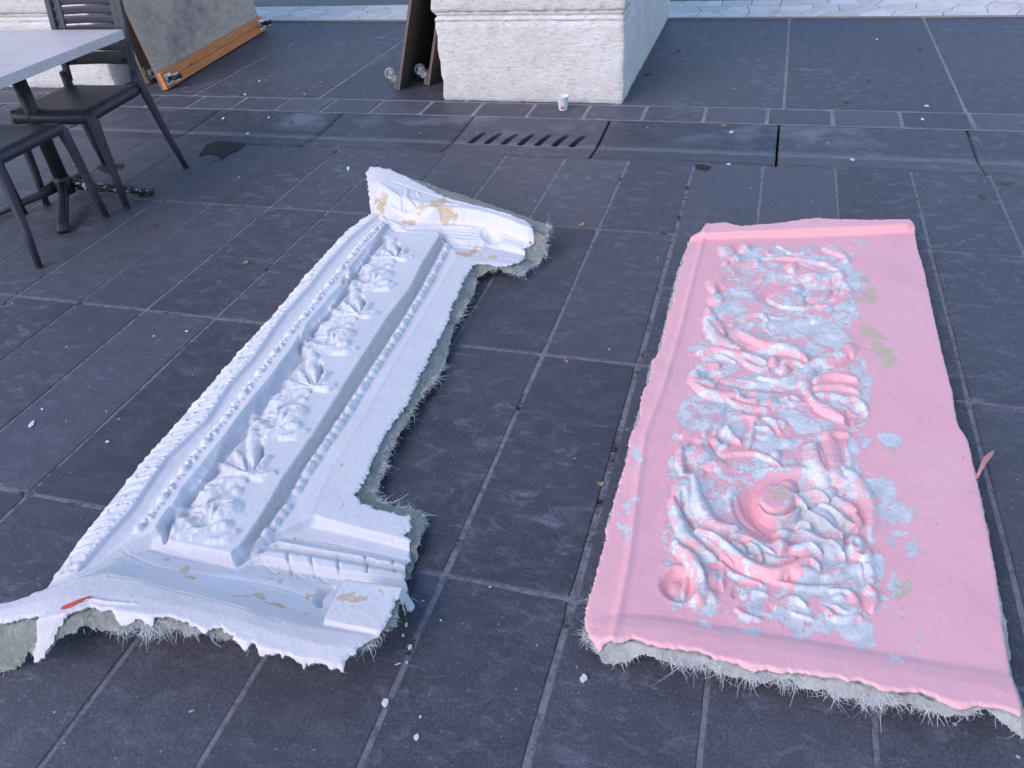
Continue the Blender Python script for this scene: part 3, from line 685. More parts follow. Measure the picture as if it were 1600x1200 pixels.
    # bead strings and leaf moulding (spacing measured in metres along the shaft)
    r = random.Random(4)
    def along(L1, L2, fr, t): return np.interp(t, F.ys, L1[0]) * (1 - fr) + np.interp(t, F.ys, L2[0]) * fr
    t0, t1 = F.loc(225, 825, z)[1], F.loc(590, 345, z)[1]
    t = t0; k = 0
    while t < t1:
        x = along(LB[6], LB[7], .5, t); ph = k % 3
        if ph == 0: F.stroke_l([(x, t)], [.0155], .015)
        elif ph == 1:
            for q in range(5): aa = q * 1.2566 + r.uniform(-.3, .3); F.stroke_l([(x + .004 * math.cos(aa), t + .004 * math.sin(aa)), (x + .012 * math.cos(aa), t + .013 * math.sin(aa))], [.004, .006], .011 + r.uniform(-.002, .002))
        else: F.stroke_l([(x - .010, t - .006), (x + .010, t + .010)], [.006, .005], .011); F.stroke_l([(x - .004, t - .014), (x + .006, t - .004)], [.004, .004], .009)
        t += .0345 + r.uniform(-.003, .003); k += 1
    t0, t1 = F.loc(385, 862, .05)[1], F.loc(690, 388, .05)[1]; t = t0; k = 0
    while t < t1:
        x = along(LB[13], LB[14], .55, t); rr = r.uniform(.0085, .0115)
        if r.random() > .06: F.stroke_l([(x, t), (x + r.uniform(-.002, .002), t + (.006 if k % 3 else .016))], [rr * 1.2, rr], .016 * r.uniform(.8, 1.1))
        t += .024 + (.012 if k % 3 == 2 else 0) + r.uniform(-.002, .003); k += 1
    t0, t1 = F.loc(95, 905, .05)[1], F.loc(585, 335, .05)[1]; t = t0
    while t < t1:
        xa, xb = along(LB[1], LB[2], .2, t), along(LB[3], LB[3], 0, t); wv = xb - xa; q = r.uniform(-.006, .006)
        lean = r.uniform(.012, .034)
        if r.random() > .12: F.stroke_l([(xa + r.uniform(.002, .014), t + q), (xa + wv * .5, t + lean * .4 + q), (xb - r.uniform(.004, .016), t + lean + q)], [r.uniform(.003, .007), r.uniform(.006, .010), .003], .0075 * r.uniform(.5, 1.2))
        F.stroke_l([(xa + wv * r.uniform(.15, .5), t - .012 + q), (xb - r.uniform(.006, .02), t + r.uniform(0, .014) + q)], [.0035, .0045], .0065 * r.uniform(.4, 1.2))
        if r.random() > .5: F.stroke_l([(xa + wv * r.uniform(.3, .7), t + q)], [r.uniform(.005, .009)], .009)
        F.stroke_l([(xa + wv * .2, t + .014 + q), (xb - .014, t + .030)], [.003, .002], -.005)
        t += .027 + r.uniform(-.008, .008)
    # flower and leaf ornaments: drawn once from the lowest one, stamped along the shaft
    hub0 = np.array(F.loc(377, 743, z)); m0 = mpp(377, 743, z)
    hubs = [np.array(F.loc(x, y, z)) for x, y in ((377, 743), (477, 607), (548, 493), (608, 405))]
    step = (hubs[3] - hub0) / 3
    allh = hubs
    lowlim = F.loc(300, 862, z)[1]; regs = []
    def L(x, y): return np.array(F.loc(300 + (x - 300) * 1.16, y, z)) - hub0
    def ds(h, pts, w, ht, prof='mid', tp=(.6, .35)):
        prof = 'mid'
        P = [h + L(*p) + np.array([r.gauss(0, .0015), r.gauss(0, .0015)]) for p in pts]; n = len(P)
        W = [w * m0 * (tp[0] + (1 - tp[0]) * min(1, 2 * i / (n - 1)) if i <= (n - 1) / 2 else tp[1] + (1 - tp[1]) * min(1, 2 * (n - 1 - i) / (n - 1))) for i in range(n)]
        if P[0][1] < lowlim and P[-1][1] < lowlim: return
        F.stroke_l(P, [w_ * (1.42 if ht > 0 else 1) for w_ in W], ht * r.uniform(.60, .74) if ht > 0 else ht * 1.15, prof)
    for hi, h in enumerate(allh):
        # pocket in the ground round bud and fan
        ds(h, [(370,668),(345,700),(325,732),(300,765),(292,800)], 17, -.020, 'mid', (.7, .8))
        ds(h, [(383,690),(350,720),(322,745)], 22, -.012, 'mid', (.7, .8))
        ds(h, [(283,800),(300,790),(318,812)], 24, -.012, 'mid', (.8, .8))
        ds(h, [(352,700),(358,730),(346,752),(326,780),(316,800),(330,822)], 26, .010, 'mid', (.8, .8))
        # fan of petals from the hub
        ds(h, [(377,744),(357,731),(336,716)], 10, .021, 'round', (.25, .55)); ds(h, [(377,744),(368,722),(361,704)], 10, .023, 'round', (.25, .6))
        ds(h, [(379,742),(350,737),(332,738)], 9, .017, 'round', (.3, .4)); ds(h, [(377,745),(347,748),(317,746)], 9, .016, 'round', (.3, .6))
        ds(h, [(383,676),(379,698),(384,716),(388,732)], 10, .022, 'round', (.8, .5)); ds(h, [(394,690),(393,712),(386,735)], 5, -.014, 'mid', (.7, .4))
        ds(h, [(378,742),(392,728),(402,716)], 9, .018, 'round', (.3, .6)); ds(h, [(378,744),(395,738),(413,737)], 5, .015, 'round', (.4, .3)); ds(h, [(380,746),(398,746),(412,742)], 8, .017, 'round', (.4, .3))
        ds(h, [(378,745),(340,744),(325,743)], 2.5, -.009, 'mid'); ds(h, [(376,741),(352,727),(340,722)], 2.5, -.008, 'mid'); ds(h, [(377,740),(372,720),(368,706)], 2.5, -.010, 'mid')
        # ribbon leaf
        ds(h, [(299,778),(312,770),(326,768),(346,758),(372,753)], 8, .026, 'round', (.8, .3)); ds(h, [(324,781),(342,771),(366,758)], 5.5, -.013, 'mid'); ds(h, [(316,757),(328,762),(340,757)], 5, .018)
        # berry, seed pods, nub
        ds(h, [(338,805),(350,796)], 15.5, .024, 'round', (1, 1)); ds(h, [(325,812),(328,795),(340,786),(358,784)], 4.5, .022); ds(h, [(330,806),(334,794),(346,788)], 3, -.008, 'mid')
        ds(h, [(338,823),(346,822)], 8.5, .022, 'round', (1, 1)); ds(h, [(325,845),(345,842),(358,834)], 9, .017, 'round', (.5, .7)); ds(h, [(352,760),(362,768)], 9, .012, 'round', (.7, .7))
        # bud with curled petals
        for k2, (bx, by, rr_) in enumerate(((298,800,20),(300,806,14))):
            pts = [(bx + rr_ * math.cos(a_), by + rr_ * .62 * math.sin(a_)) for a_ in np.linspace(2.6, 6.1, 7)]; ds(h, pts, 6.5 if k2 == 0 else 4.5, .022 if k2 == 0 else .020, 'round', (.7, .5))
        ds(h, [(290,806),(305,812),(322,806)], 12, .019, 'round', (.8, .8)); ds(h, [(318,786),(318,800),(310,812)], 8, .024, 'round'); ds(h, [(276,826),(292,815),(300,800)], 6, .019); ds(h, [(282,834),(300,826),(322,825)], 6, .018); ds(h, [(300,838),(318,828),(330,820)], 6, .016)
        for k2 in range(7): a_ = 2.4 + k2 * .5; ds(h, [(304 + 6 * math.cos(a_), 805 + 4 * math.sin(a_)), (304 + 20 * math.cos(a_), 805 + 13 * math.sin(a_))], 1.7, -.007, 'mid')
        ds(h, [(262,838),(266,815),(280,797),(300,785)], 5, -.014, 'mid', (.8, .6))
        regs.append(F.poly([]) if False else np.array([h + L(*p) for p in ((258,850),(258,815),(290,778),(315,742),(330,708),(352,692),(370,670),(398,672),(412,700),(418,742),(400,755),(372,772),(365,812),(362,840),(320,856))]))
    # leftover moulding ends on capital, eggs on the base
    for px in (449, 485, 525, 569, 611): F.stroke([(px, 861), (px + 1, 872), (px + 4, 884), (px + 5, 893)], 2.2, -.010, 'mid', .06, (.8, .8))
    for px in (467, 505, 546, 590): F.stroke([(px, 862), (px + .5, 871)], 1.5, -.006, 'mid', .06)
    for a_, b_ in ((404, 447), (453, 484), (489, 523)): F.stroke([(a_, 866 + (a_ - 404) * .14), ((a_ + b_) / 2 - 6, 885 + (a_ - 404) * .14), ((a_ + b_) / 2 + 8, 890 + (a_ - 404) * .15), (b_, 879 + (a_ - 404) * .16)], 1.6, -.004, 'mid', .06)
    F.blob(575, 871, 5, 3, -.006, 'mid', .056)
    F.stroke([(517, 912), (505, 920), (497, 932), (499, 945)], 9, -.018, 'mid', .06)
    F.blob(768, 371, 19, 9, -.024, 'mid', .07, .3); F.blob(760, 368, 5, 4, .006, 'mid', .07)
    for pts, w_, h_ in (([(605,312),(622,325),(628,336)], 5, .006), ([(640,318),(638,330),(650,338)], 4, .007), ([(612,330),(640,341),(680,338),(720,341)], 4, .005), ([(655,322),(660,330)], 3, .006), ([(598,306),(601,318)], 3, .005), ([(604,340),(630,352),(690,350),(740,354)], 2.5, .008), ([(600,345),(625,357),(690,356),(745,362)], 2.5, -.006), ([(690,370),(730,371),(752,375)], 4, .008)):
        F.stroke(pts, w_, h_, 'round', .09)
    for pts in ([(612,303),(665,321),(695,331),(747,343),(785,353),(824,363)],[(600,333),(616,346),(654,351),(691,347),(729,349),(766,356),(822,374)],[(692,360),(730,364),(766,369)],[(695,367),(724,371),(748,373)],[(785,372),(822,384)],[(788,380),(822,391)],[(725,392),(770,396),(815,404)]): F.stroke(pts, 1.8, -.0045, 'mid', .09 if pts[0][1] < 350 else .07, (.8, .8))
    for pts in ([(190,860),(222,877),(262,889),(360,901),(432,912),(498,934)],[(170,900),(224,910),(262,922),(320,936),(380,952),(440,972)],[(420,846),(480,829),(560,843),(636,858)]): F.stroke(pts, 1.6, -.0035, 'mid', .07 if pts[0][1] < 880 else .125, (.8, .8))
    F.stroke([(95,962),(138,938),(170,942),(215,944)], 2.5, .005, 'round', .142)
    n1 = vnoise(F.shape, F.step, .06, 11, 4); n2 = vnoise(F.shape, F.step, .010, 12, 2); big = vnoise(F.shape, F.step, .5, 13, 2)
    rel = blur(F.P + F.Ng, 1); act = np.clip(np.abs(rel) / .01, 0, 1)
    H2 = H + rel + n1 * (.0010 + .0032 * act) + n2 * (.0004 + .0016 * act) + big * .004
    outline = [(572,264,.16),(577,259,.163),(589,259,.163),(603,264,.156),(611,261,.156),(614,266,.155),(641,278,.152),(665,290,.150),(695,306,.148),(729,316,.146),(766,325,.142),(802,337,.136),(826,347,.128),(835,364,.115),(826,377,.09),(817,381,.085),(821,396,.066),(813,406,.062),(798,413,.06),(776,416,.06),(762,412,.06),(746,411,.06),(738,415,.06),(728,430,.06),(707,478,.06),(695,511,.06),(676,545,.06),(662,574,.06),(640,622,.06),(626,646,.06),(608,667,.06),(590,700,.06),(569,751,.06),(555,772,.06),(567,784,.06),(597,796,.06),(641,803,.06),(642,817,.06),(631,833,.06),(642,847,.04),(641,868,.035),(634,889,.045),(632,911,.06),(646,935,.07),(632,941,.09),(618,948,.10),(610,972,.11),(597,991,.11),(570,1003,.115),(554,1020,.115),(537,1028,.115),(536,1043,.112),(517,1041,.115),(498,1032,.118),(469,1034,.12),(447,1024,.124),(418,1018,.128),(402,1016,.13),(394,1003,.132),(380,1011,.132),(362,992,.135),(345,980,.137),(315,985,.138),(300,978,.138),(282,970,.14),(262,964,.142),(240,963,.142),(236,975,.138),(212,965,.142),(187,970,.142),(176,964,.142),(174,952,.144),(155,952,.144),(140,945,.145),(125,950,.145),(90,966,.14),(60,990,.128),(42,1002,.115),(32,1006,.11),(28,995,.12),(50,975,.135),(62,957,.14),(25,968,.13),(-15,985,.10),(-60,1000,.08),(-62,945,.11),(0,941,.13),(50,930,.13),(58,932,.09),(66,930,.035),(124,845,.035),(172,785,.035),(230,712,.035),(301,632,.035),(375,547,.035),(420,500,.035),(480,427,.035),(541,360,.04),(583,332,.05),(577,325,.085),(576,300,.11)]
    poly = F.poly(outline); sd0 = F.sd(poly)
    # bites and points along the torn edges, calmer along the moulded side
    rough = np.clip((F.X - (-.30)) / .1, 0, 1); rough = np.maximum(rough, np.clip((-.62 - F.Y) / .08, 0, 1)); rough = np.maximum(rough, np.clip((F.Y - 1.32) / .05, 0, 1)); rough = .25 + .75 * rough; rough = rough * np.where(F.Y < -.62, .62, 1.0)
    j1 = vnoise(F.shape, F.step, .035, 21, 3, .65); sd = sd0 + j1 * .0050 * rough + vnoise(F.shape, F.step, .011, 22, 2, .9) * .0070 * rough - .001
    # thickness turns down a little right at the rim
    H2 = H2 - .004 * np.clip(1 - sd / .006, 0, 1) ** 2
    # labels
    cx = lambda A: (A[:-1, :-1] + A[1:, 1:]) / 2
    lab = F.lab; Xc, Yc = cx(F.X), cx(F.Y); ibc, irc, icc = ib[:-1, :-1], irb[:-1, :-1], ic[:-1, :-1]
    lab[:] = 1
    for i, l in {0: 2, 1: 2, 2: 2, 3: 2, 4: 3, 5: 3, 6: 3, 7: 4, 8: 5, 9: 5, 10: 6, 11: 6, 12: 6, 13: 6, 14: 7, 15: 7, 16: 8, 17: 8, 18: 8, 19: 8, 20: 8}.items(): lab[ibc == i] = l
    for i, pr in enumerate(regs):
        s_ = poly_sd(Xc, Yc, pr); lab[(s_ > 0) & (lab == 6)] = 20 + i
    mbc, mcc = mb[:-1, :-1], mc[:-1, :-1]
    lab[mbc] = 9; lab[mbc & (irc >= 4) & (irc <= 7) & (Xc > F.loc(401, 874, .05)[0])] = 10; lab[mbc & (irc >= 11)] = 11
    lab[mcc] = 12; lab[mcc & (icc >= 6)] = 13
    lab[(cx(sdb) > 0)] = 14
    names = {1: 'painted_surface', 2: 'leaf_moulding', 3: 'cove_moulding', 4: 'bead_and_flower_moulding', 5: 'raised_border', 6: 'recessed_field', 7: 'bead_moulding', 8: 'plain_border', 9: 'base_moulding', 10: 'egg_moulding', 11: 'base_cornice', 12: 'capital_moulding', 13: 'capital_cornice', 14: 'corner_block'}
    for i in range(len(regs)): names[20 + i] = 'flower_ornament'
    # paint losses, grime and painted-in warm light
    A = F.attrs
    A['chip'][:] = .0 + .10 * act
    for (x, y, rx, ry, an) in ((254,874,12,5,.5),(285,882,14,4,.1),(292,900,15,7,.3),(275,905,12,4,.3),(400,935,34,7,.15),(425,942,20,7,.3),(486,955,10,6,0),(440,925,10,3,0),(155,892,14,6,.2),(215,903,7,3,0),(735,388,7,14,.8),(722,393,12,4,.2),(765,395,14,2,.2),(640,352,22,3,.1),(690,343,26,4,0),(598,330,9,10,0),(565,915,9,6,.2),(545,925,5,3,0),(595,948,9,6,.3),(560,955,24,9,.2),(540,965,5,4,0),(449,822,10,4,.2),(470,820,16,3,-.3),(530,720,3,9,.5),(541,790,3,6,0),(675,545,14,2,-.1),(715,450,9,2,-.2),(480,500,5,5,0),(542,785,3,7,0),(436,870,4,5,0),(376,889,5,4,0),(478,915,6,5,0),(420,895,12,3,.2),(436,896,10,4,.2),(355,828,3,6,.5),(360,838,2,5,.3),(112,895,6,2,0),(430,620,12,2,.6),(452,614,6,2,0),(680,348,30,3,0),(705,352,16,4,0),(660,440,4,2,0)):
        F.blob(x, y, rx * 1.25, ry * 1.35, .78, 'mid', .08 if y > 600 else .07, an, 'chip')
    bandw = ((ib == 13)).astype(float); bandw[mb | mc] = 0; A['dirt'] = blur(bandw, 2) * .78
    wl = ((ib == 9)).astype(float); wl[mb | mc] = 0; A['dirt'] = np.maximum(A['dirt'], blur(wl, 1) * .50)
    A['chip'] = blur(warp(A['chip'], F.step, .03, .035, 91), 1)
    warm = np.zeros(F.shape); warm[mb & (irb >= 11)] = .55; warm[mc & (ic >= 5) & (ic <= 6)] = .7; sl2 = F.X < F.loc(598, 300, .12)[0]; warm[mc & sl2] = .8; A['warm'] = blur(warm, 4)  # warm light painted onto the capital's camera-facing slopes; base cornice pinkish white
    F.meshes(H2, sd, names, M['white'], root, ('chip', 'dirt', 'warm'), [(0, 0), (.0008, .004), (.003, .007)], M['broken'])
    # fibreglass laminate sticking out beyond the paint
    back = [(572,266,.15),(641,274,.138),(668,280,.136),(700,290,.135),(730,298,.133),(766,309,.131),(800,322,.128),(830,336,.115),(850,350,.09),(859,362,.08),(852,385,.07),(838,398,.055),(815,424,.045),(790,422,.045),(760,419,.05),(744,426,.05),(738,450,.05),(722,478,.05),(706,512,.05),(697,548,.048),(686,575,.045),(668,600,.045),(648,632,.045),(634,655,.045),(618,678,.045),(604,705,.045),(596,735,.045),(584,765,.045),(600,776,.045),(632,782,.04),(655,790,.035),(668,812,.03),(660,838,.025),(650,870,.025),(640,905,.03),(636,925,.05),(624,955,.07),(618,985,.07),(606,1008,.06),(580,1032,.05),(548,1040,.06),(520,1030,.09),(440,1020,.10),(380,1008,.11),(330,992,.12),(250,982,.12),(190,978,.125),(130,966,.13),(96,985,.11),(60,1006,.09),(20,1022,.05),(-10,1052,.01),(-60,1080,.005),(-65,950,.10),(0,948,.11),(70,940,.09),(130,860,.02),(240,715,.02),(385,550,.02),(490,430,.02),(585,340,.03),(580,300,.10)]
    bp = F.poly(back); sdk = F.sd(bp) + vnoise(F.shape, F.step, .03, 31, 3, .7) * .009
    Hs = blur(H, 8); drop = np.clip(-sd0 / .06, 0, 1.5) * np.where(F.Y > F.loc(760, 335, .14)[1] - .03, .15, 1.0)
    Hb = np.minimum(Hs, blur(H2, 3)) - .011 - drop * .030 + vnoise(F.shape, F.step, .022, 33, 3) * .004
    left = F.X < F.loc(60, 1000, .08)[0]; Hb = np.where(left & (F.Y < -.45), np.minimum(Hb, .12 - .9 * np.clip(-sd0, 0, .2)), Hb); Hb = np.maximum(Hb, .004)
    keep = F.lab.copy(); F.lab = np.where((cx(sd) < .022) & (cx(sd0) > -.12), 1, 0)
    F.meshes(Hb, sdk, {1: 'fibreglass_backing'}, M['backing'], root)
    F.lab = keep
    nst = []
    for i in range(len(bp)):
        a, b = bp[i], bp[(i + 1) % len(bp)]; k = max(1, int(np.hypot(*(b - a)) / .012))
        for q in range(k): nst.append(a + (b - a) * q / k)
    fibres(F, nst, Hb, root, [(720,480,70,5,.022),(690,575,70,6,.03),(640,640,60,5,.028),(610,700,70,6,.026),(590,770,45,5,.035),(635,785,45,5,.035),(665,820,30,2,.015),(630,970,50,5,.03),(590,1025,50,9,.035),(540,1040,40,4,.03),(845,375,45,9,.03),(800,420,45,6,.026),(745,430,40,5,.02),(850,395,30,8,.03),(700,290,80,4,.012),(790,320,60,5,.016),(740,302,60,4,.014),(250,985,75,12,.045),(330,1000,60,6,.03),(190,978,45,6,.03),(130,968,40,3,.025),(400,1020,60,2,.02),(40,1010,60,3,.02),(460,1035,60,1.2,.02)], 5, (.06, .010))
    # bits of mark on it
    b = bmesh.new(); A1, A2 = F.loc(93, 948, .147), F.loc(142, 932, .147); d = (A2 - A1); L_ = np.hypot(*d); d = d / L_; nr = np.array([-d[1], d[0]]); N_ = 30; P1, P2 = [], []
    for q in range(N_):
        c = A1 + d * L_ * q / (N_ - 1); zz = F.sample(H2, *c) + .0012; wd = .0075 * math.sqrt(max(.08, 1 - (2 * q / (N_ - 1) - 1) ** 8)) * (.75 + .35 * q / N_)
        P1.append(b.verts.new((*(c - nr * wd), F.sample(H2, *(c - nr * wd)) + .0022))); P2.append(b.verts.new((*(c + nr * wd), F.sample(H2, *(c + nr * wd)) + .0022)))
    for q in range(N_ - 1): b.faces.new((P1[q], P1[q + 1], P2[q + 1], P2[q]))
    bm_obj('red_crayon_mark', b, M['crayon'], root)
    rr_ = random.Random(3)
    for q in range(7):
        b = bmesh.new(); c = F.loc(828 + rr_.uniform(-3, 9), 372 + rr_.uniform(-6, 6) - 2, .10); zz = max(F.sample(H2, *c), F.sample(Hb, *c)); lathe_bm(b, [(.0004, .004), (.004, .0035), (.0055, 0)], 7, Matrix.Translation((c[0], c[1], zz + .001)) @ Matrix.Diagonal((rr_.uniform(.6, 1.3), rr_.uniform(.5, 1), 1, 1))); bm_obj('red_paint_blot', b, M['crayon'], root)
        return F, root
white_cast()

# ================================================================== PINK SCROLL PANEL
def pink_cast():
    o = at(1255, 700, .05); F = Field(o, 0.0, -.56, .56, -.92, 1.36, .0024)
    root = empty('plaster_scroll_panel', (o[0], o[1], 0)); tag(root, 'pink painted plaster panel with peeling acanthus scroll relief, lying on the dark slabs at right', 'plaster cast')
    for nm in ('chip', 'ochre', 'warm'): F.attrs[nm] = np.zeros(F.shape)
    Q = [[(915,1025,.04),(1000,1040,.05),(1200,1080,.05),(1400,1110,.05),(1600,1150,.04)],
         [(915,990,.062),(1000,1000,.070),(1100,1022,.072),(1200,1040,.072),(1400,1080,.070),(1600,1112,.06)],
         [(915,975,.058),(985,978,.068),(1031,982,.069),(1206,1012,.069),(1425,1050,.067),(1600,1082,.06)],
         [(915,968,.058),(987,967,.063),(1031,970,.064),(1206,999,.063),(1425,1035,.061),(1600,1064,.055)],
         [(915,962,.058),(987,960,.055),(1031,962,.054),(1206,991,.052),(1425,1027,.050),(1600,1054,.048)],
         [(1060,420,.050),(1250,410,.050),(1440,400,.048)],
         [(1070,378,.052),(1097,374,.050),(1250,371,.050),(1350,368,.050),(1422,364,.050)],
         [(1080,368,.064),(1103,364,.074),(1259,356,.076),(1350,353,.076),(1419,351,.076),(1428,351,.07)],
         [(1080,355,.060),(1120,348,.074),(1259,341,.078),(1423,342,.074)]]
    LQ = rail_interp(F, Q, 'x'); B, iq = rail_height(F, LQ, 'x')
    bev = [(1100,370),(1084,430),(1062,520),(1035,610),(1008,683),(998,750),(984,869),(966,965),(955,1010)]
    bl = np.array([F.loc(x, y, .05) for x, y in bev]); bl = bl[np.argsort(bl[:, 1])]; bx = np.interp(F.ys, bl[:, 1], bl[:, 0])[:, None]
    B = B + .006 * np.clip(1 - np.abs(F.X - bx) / .016, 0, 1) ** 1.5 - .012 * np.clip((bx - F.X) / .10, 0, 1)
    rx_ = np.clip((F.X - F.loc(1500, 800, .05)[0]) / .08, -1, 1)
    B = B - .012 * np.clip((F.X - .40) / .10, 0, 1) ** 1.5
    z = .055; S = lambda pts, w, h, prof='mid', tp=(.45, .35): F.stroke(pts, w * (1.3 if h > 0 else 1), h * (1.05 if h > 0 else 1), prof, z, tp)
    Bl = lambda x, y, a, b, h, prof='mid', an=0: F.blob(x, y, a * (1.15 if h > 0 and prof == 'mid' else 1), b * (1.15 if h > 0 and prof == 'mid' else 1), h, prof, z, an)
    # --- upper scroll
    Bl(1250,455,76,29,-.020,'flat'); Bl(1262,452,40,14,-.008,'soft')
    Bl(1230,462,33,15,.026,'flat',.1); Bl(1226,461,20,8,-.004,'mid')
    S([(1200,462),(1215,473),(1235,480),(1262,480),(1284,474)],4,.024); S([(1187,440),(1200,425),(1228,414),(1260,410)],5,.008)
    for a in ((1237,419,9,8,.030),(1243,445,13,8,.028),(1270,432,14,8,.020),(1312,432,9,11,.024),(1164,388,10,7,.028),(1136,392,13,8,.022),(1147,404,11,7,.018),(1134,411,6,5,.014),(1181,410,8,7,.022),(1119,467,13,9,.022),(1322,406,7,4,.016)): Bl(*a)
    S([(1288,388),(1305,393),(1322,402)],8,.018); S([(1297,449),(1282,460),(1262,463)],7,.020); Bl(1303,437,8,6,-.014,'mid'); Bl(1275,450,7,8,-.014,'mid'); S([(1248,412),(1262,415),(1272,419)],4,-.012,'mid')
    S([(1174,413),(1146,419),(1125,432),(1115,445),(1116,457)],11,.020); Bl(1125,451,7,6,-.018,'mid')
    S([(1192,404),(1230,403),(1267,408),(1292,413),(1306,421),(1318,432)],6,.014); S([(1212,400),(1200,396),(1202,389),(1214,384),(1226,390),(1222,397)],3,.009); S([(1226,389),(1234,395),(1248,396),(1262,391),(1270,385)],3,.008)
    S([(1318,440),(1323,455),(1316,472),(1298,482)],9,.014); S([(1275,475),(1292,483),(1281,495),(1271,503)],9,.020); S([(1304,462),(1312,445)],10,.014)
    S([(1192,490),(1211,496),(1230,494),(1240,486)],4,.008); S([(1142,507),(1155,497),(1174,491),(1191,492),(1199,502)],6,.014); S([(1150,520),(1160,508),(1178,503)],4,.010); Bl(1210,508,14,9,.010,'mid'); S([(1196,500),(1197,512),(1204,518)],3,.008)
    S([(1106,484),(1117,504),(1130,522)],10,.022); S([(1104,504),(1118,524),(1134,538),(1155,548)],11,.024); Bl(1124,497,8,7,-.014,'mid'); S([(1130,512),(1142,524),(1150,532)],4,-.012,'mid')
    S([(1156,522),(1186,536),(1220,543),(1248,553),(1259,565)],10,.026); S([(1166,541),(1190,548),(1225,553)],5,-.010,'mid')
    S([(1092,552),(1117,547),(1145,554),(1173,559),(1196,568)],9,.024); S([(1100,560),(1125,556),(1150,566)],4,.014); S([(1160,565),(1180,575),(1200,578)],6,.018)
    S([(1090,578),(1106,572),(1123,573)],6,.020); S([(1085,582),(1088,596),(1102,600),(1114,605)],11,.022); Bl(1113,588,15,11,-.022,'mid'); S([(1086,604),(1107,616),(1130,620),(1153,620)],10,.024)
    S([(1126,596),(1170,603),(1220,606),(1252,603)],13,-.010,'soft'); S([(1186,590),(1216,595),(1242,587),(1257,576)],5,.013); S([(1140,590),(1180,596)],3,.006)
    Bl(1207,564,9,8,.024); Bl(1224,577,10,7,.022); S([(1222,567),(1240,564),(1254,572)],5,.016); Bl(1236,574,5,5,-.014,'mid')
    S([(1256,560),(1265,580),(1257,598),(1269,624)],9,.014); Bl(1325,548,14,13,.030); Bl(1328,558,5,4,-.012,'mid'); S([(1282,566),(1296,560),(1312,556)],15,.026,'mid',(.7,.8)); Bl(1275,568,12,9,.022)
    S([(1287,583),(1312,580),(1340,567)],8,.020)
    S([(1274,596),(1290,588),(1312,588),(1338,594)],8,.020); S([(1275,606),(1300,602),(1322,604),(1340,612)],8,.014); S([(1276,616),(1298,616),(1320,622)],7,.012); S([(1284,600),(1310,597),(1330,602)],2.5,-.008,'mid'); S([(1286,610),(1316,612)],2.5,-.008,'mid')
    Bl(1336,648,20,18,-.014,'flat'); S([(1316,624),(1336,622),(1350,636),(1348,656),(1334,664)],6,.014); S([(1326,636),(1338,646),(1334,658)],6,.010); S([(1267,625),(1294,641),(1317,657)],10,.020); S([(1272,640),(1292,652)],5,-.010,'mid')
    Bl(1170,617,14,7,-.018,'mid'); S([(1150,612),(1160,626),(1182,628)],5,.016); Bl(1205,629,12,8,.016); Bl(1237,625,15,9,.018); Bl(1237,626,6,4,-.010,'mid'); S([(1138,626),(1165,636),(1200,640)],7,.014)
    S([(1180,641),(1220,632),(1262,630)],5,.008)
    # --- middle leaves
    S([(1066,684),(1092,664),(1116,648),(1130,638)],10,.016); S([(1100,680),(1112,664),(1135,650),(1160,646)],6,.014); S([(1118,676),(1130,658),(1158,650),(1178,654)],5,.012)
    S([(1135,668),(1143,682),(1156,692)],6,.018); Bl(1127,682,9,12,-.018,'mid'); Bl(1179,654,8,6,.014); S([(1194,653),(1211,660),(1218,675)],5,.012); Bl(1221,662,8,7,.018)
    S([(1179,661),(1174,682),(1168,707)],3.5,.011); S([(1130,711),(1166,708),(1191,712),(1211,723),(1220,734)],5,.014); Bl(1212,710,8,8,.022); Bl(1121,688,9,7,.016); Bl(1131,699,9,5,.018); S([(1182,668),(1196,668),(1204,676),(1194,684),(1182,680)],5,.010); Bl(1231,690,9,7,.009)
    Bl(1090,708,22,13,.020); Bl(1116,728,20,9,.018); S([(1110,690),(1118,704),(1130,716)],4,-.012,'mid'); Bl(1085,693,10,8,-.012,'mid'); Bl(1077,728,10,11,-.020,'mid'); S([(1064,702),(1063,722),(1066,742)],6,.018); S([(1068,745),(1085,748),(1098,740)],6,.018)
    # upper right stem
    Bl(1291,682,11,10,.026); S([(1289,682),(1306,677),(1326,679)],6,.016); S([(1270,700),(1276,722),(1286,746)],14,.026,'mid',(.8,.8)); S([(1296,690),(1300,715),(1304,742)],12,.018,'mid',(.8,.8)); S([(1276,694),(1282,720),(1290,738)],3,-.010,'mid'); S([(1322,690),(1328,715),(1334,740),(1352,758)],4,.007)
    # --- great scroll
    Bl(1250,792,112,62,-.030,'flat'); Bl(1205,800,52,36,-.012,'soft'); S([(1150,812),(1140,786),(1148,760),(1172,742),(1206,732),(1250,729)],5,.009); S([(1168,790),(1176,810),(1194,826)],4,.006)
    S([(1300,722),(1334,742),(1355,772),(1363,806),(1360,838)],10,.012); S([(1180,742),(1206,734),(1250,732),(1290,740)],6,.009); S([(1142,782),(1150,812),(1172,836),(1206,852)],6,.004)
    Bl(1213,777,35,27,.046,'flat'); Bl(1214,773,23,16,-.006,'flat'); S([(1184,786),(1196,801),(1218,806),(1240,800),(1250,788)],6,.040); S([(1150,776),(1160,800),(1180,818)],7,.010)
    Bl(1232,755,17,10,.038); S([(1237,765),(1250,776),(1262,790)],7,.036); S([(1250,769),(1263,762),(1283,766),(1296,776)],8,.034); Bl(1297,763,14,9,.030); S([(1306,773),(1322,782),(1338,796)],11,.034); S([(1316,792),(1324,806),(1334,818)],8,.028); Bl(1328,812,7,10,-.014,'mid'); S([(1334,796),(1342,812),(1338,828)],6,.028)
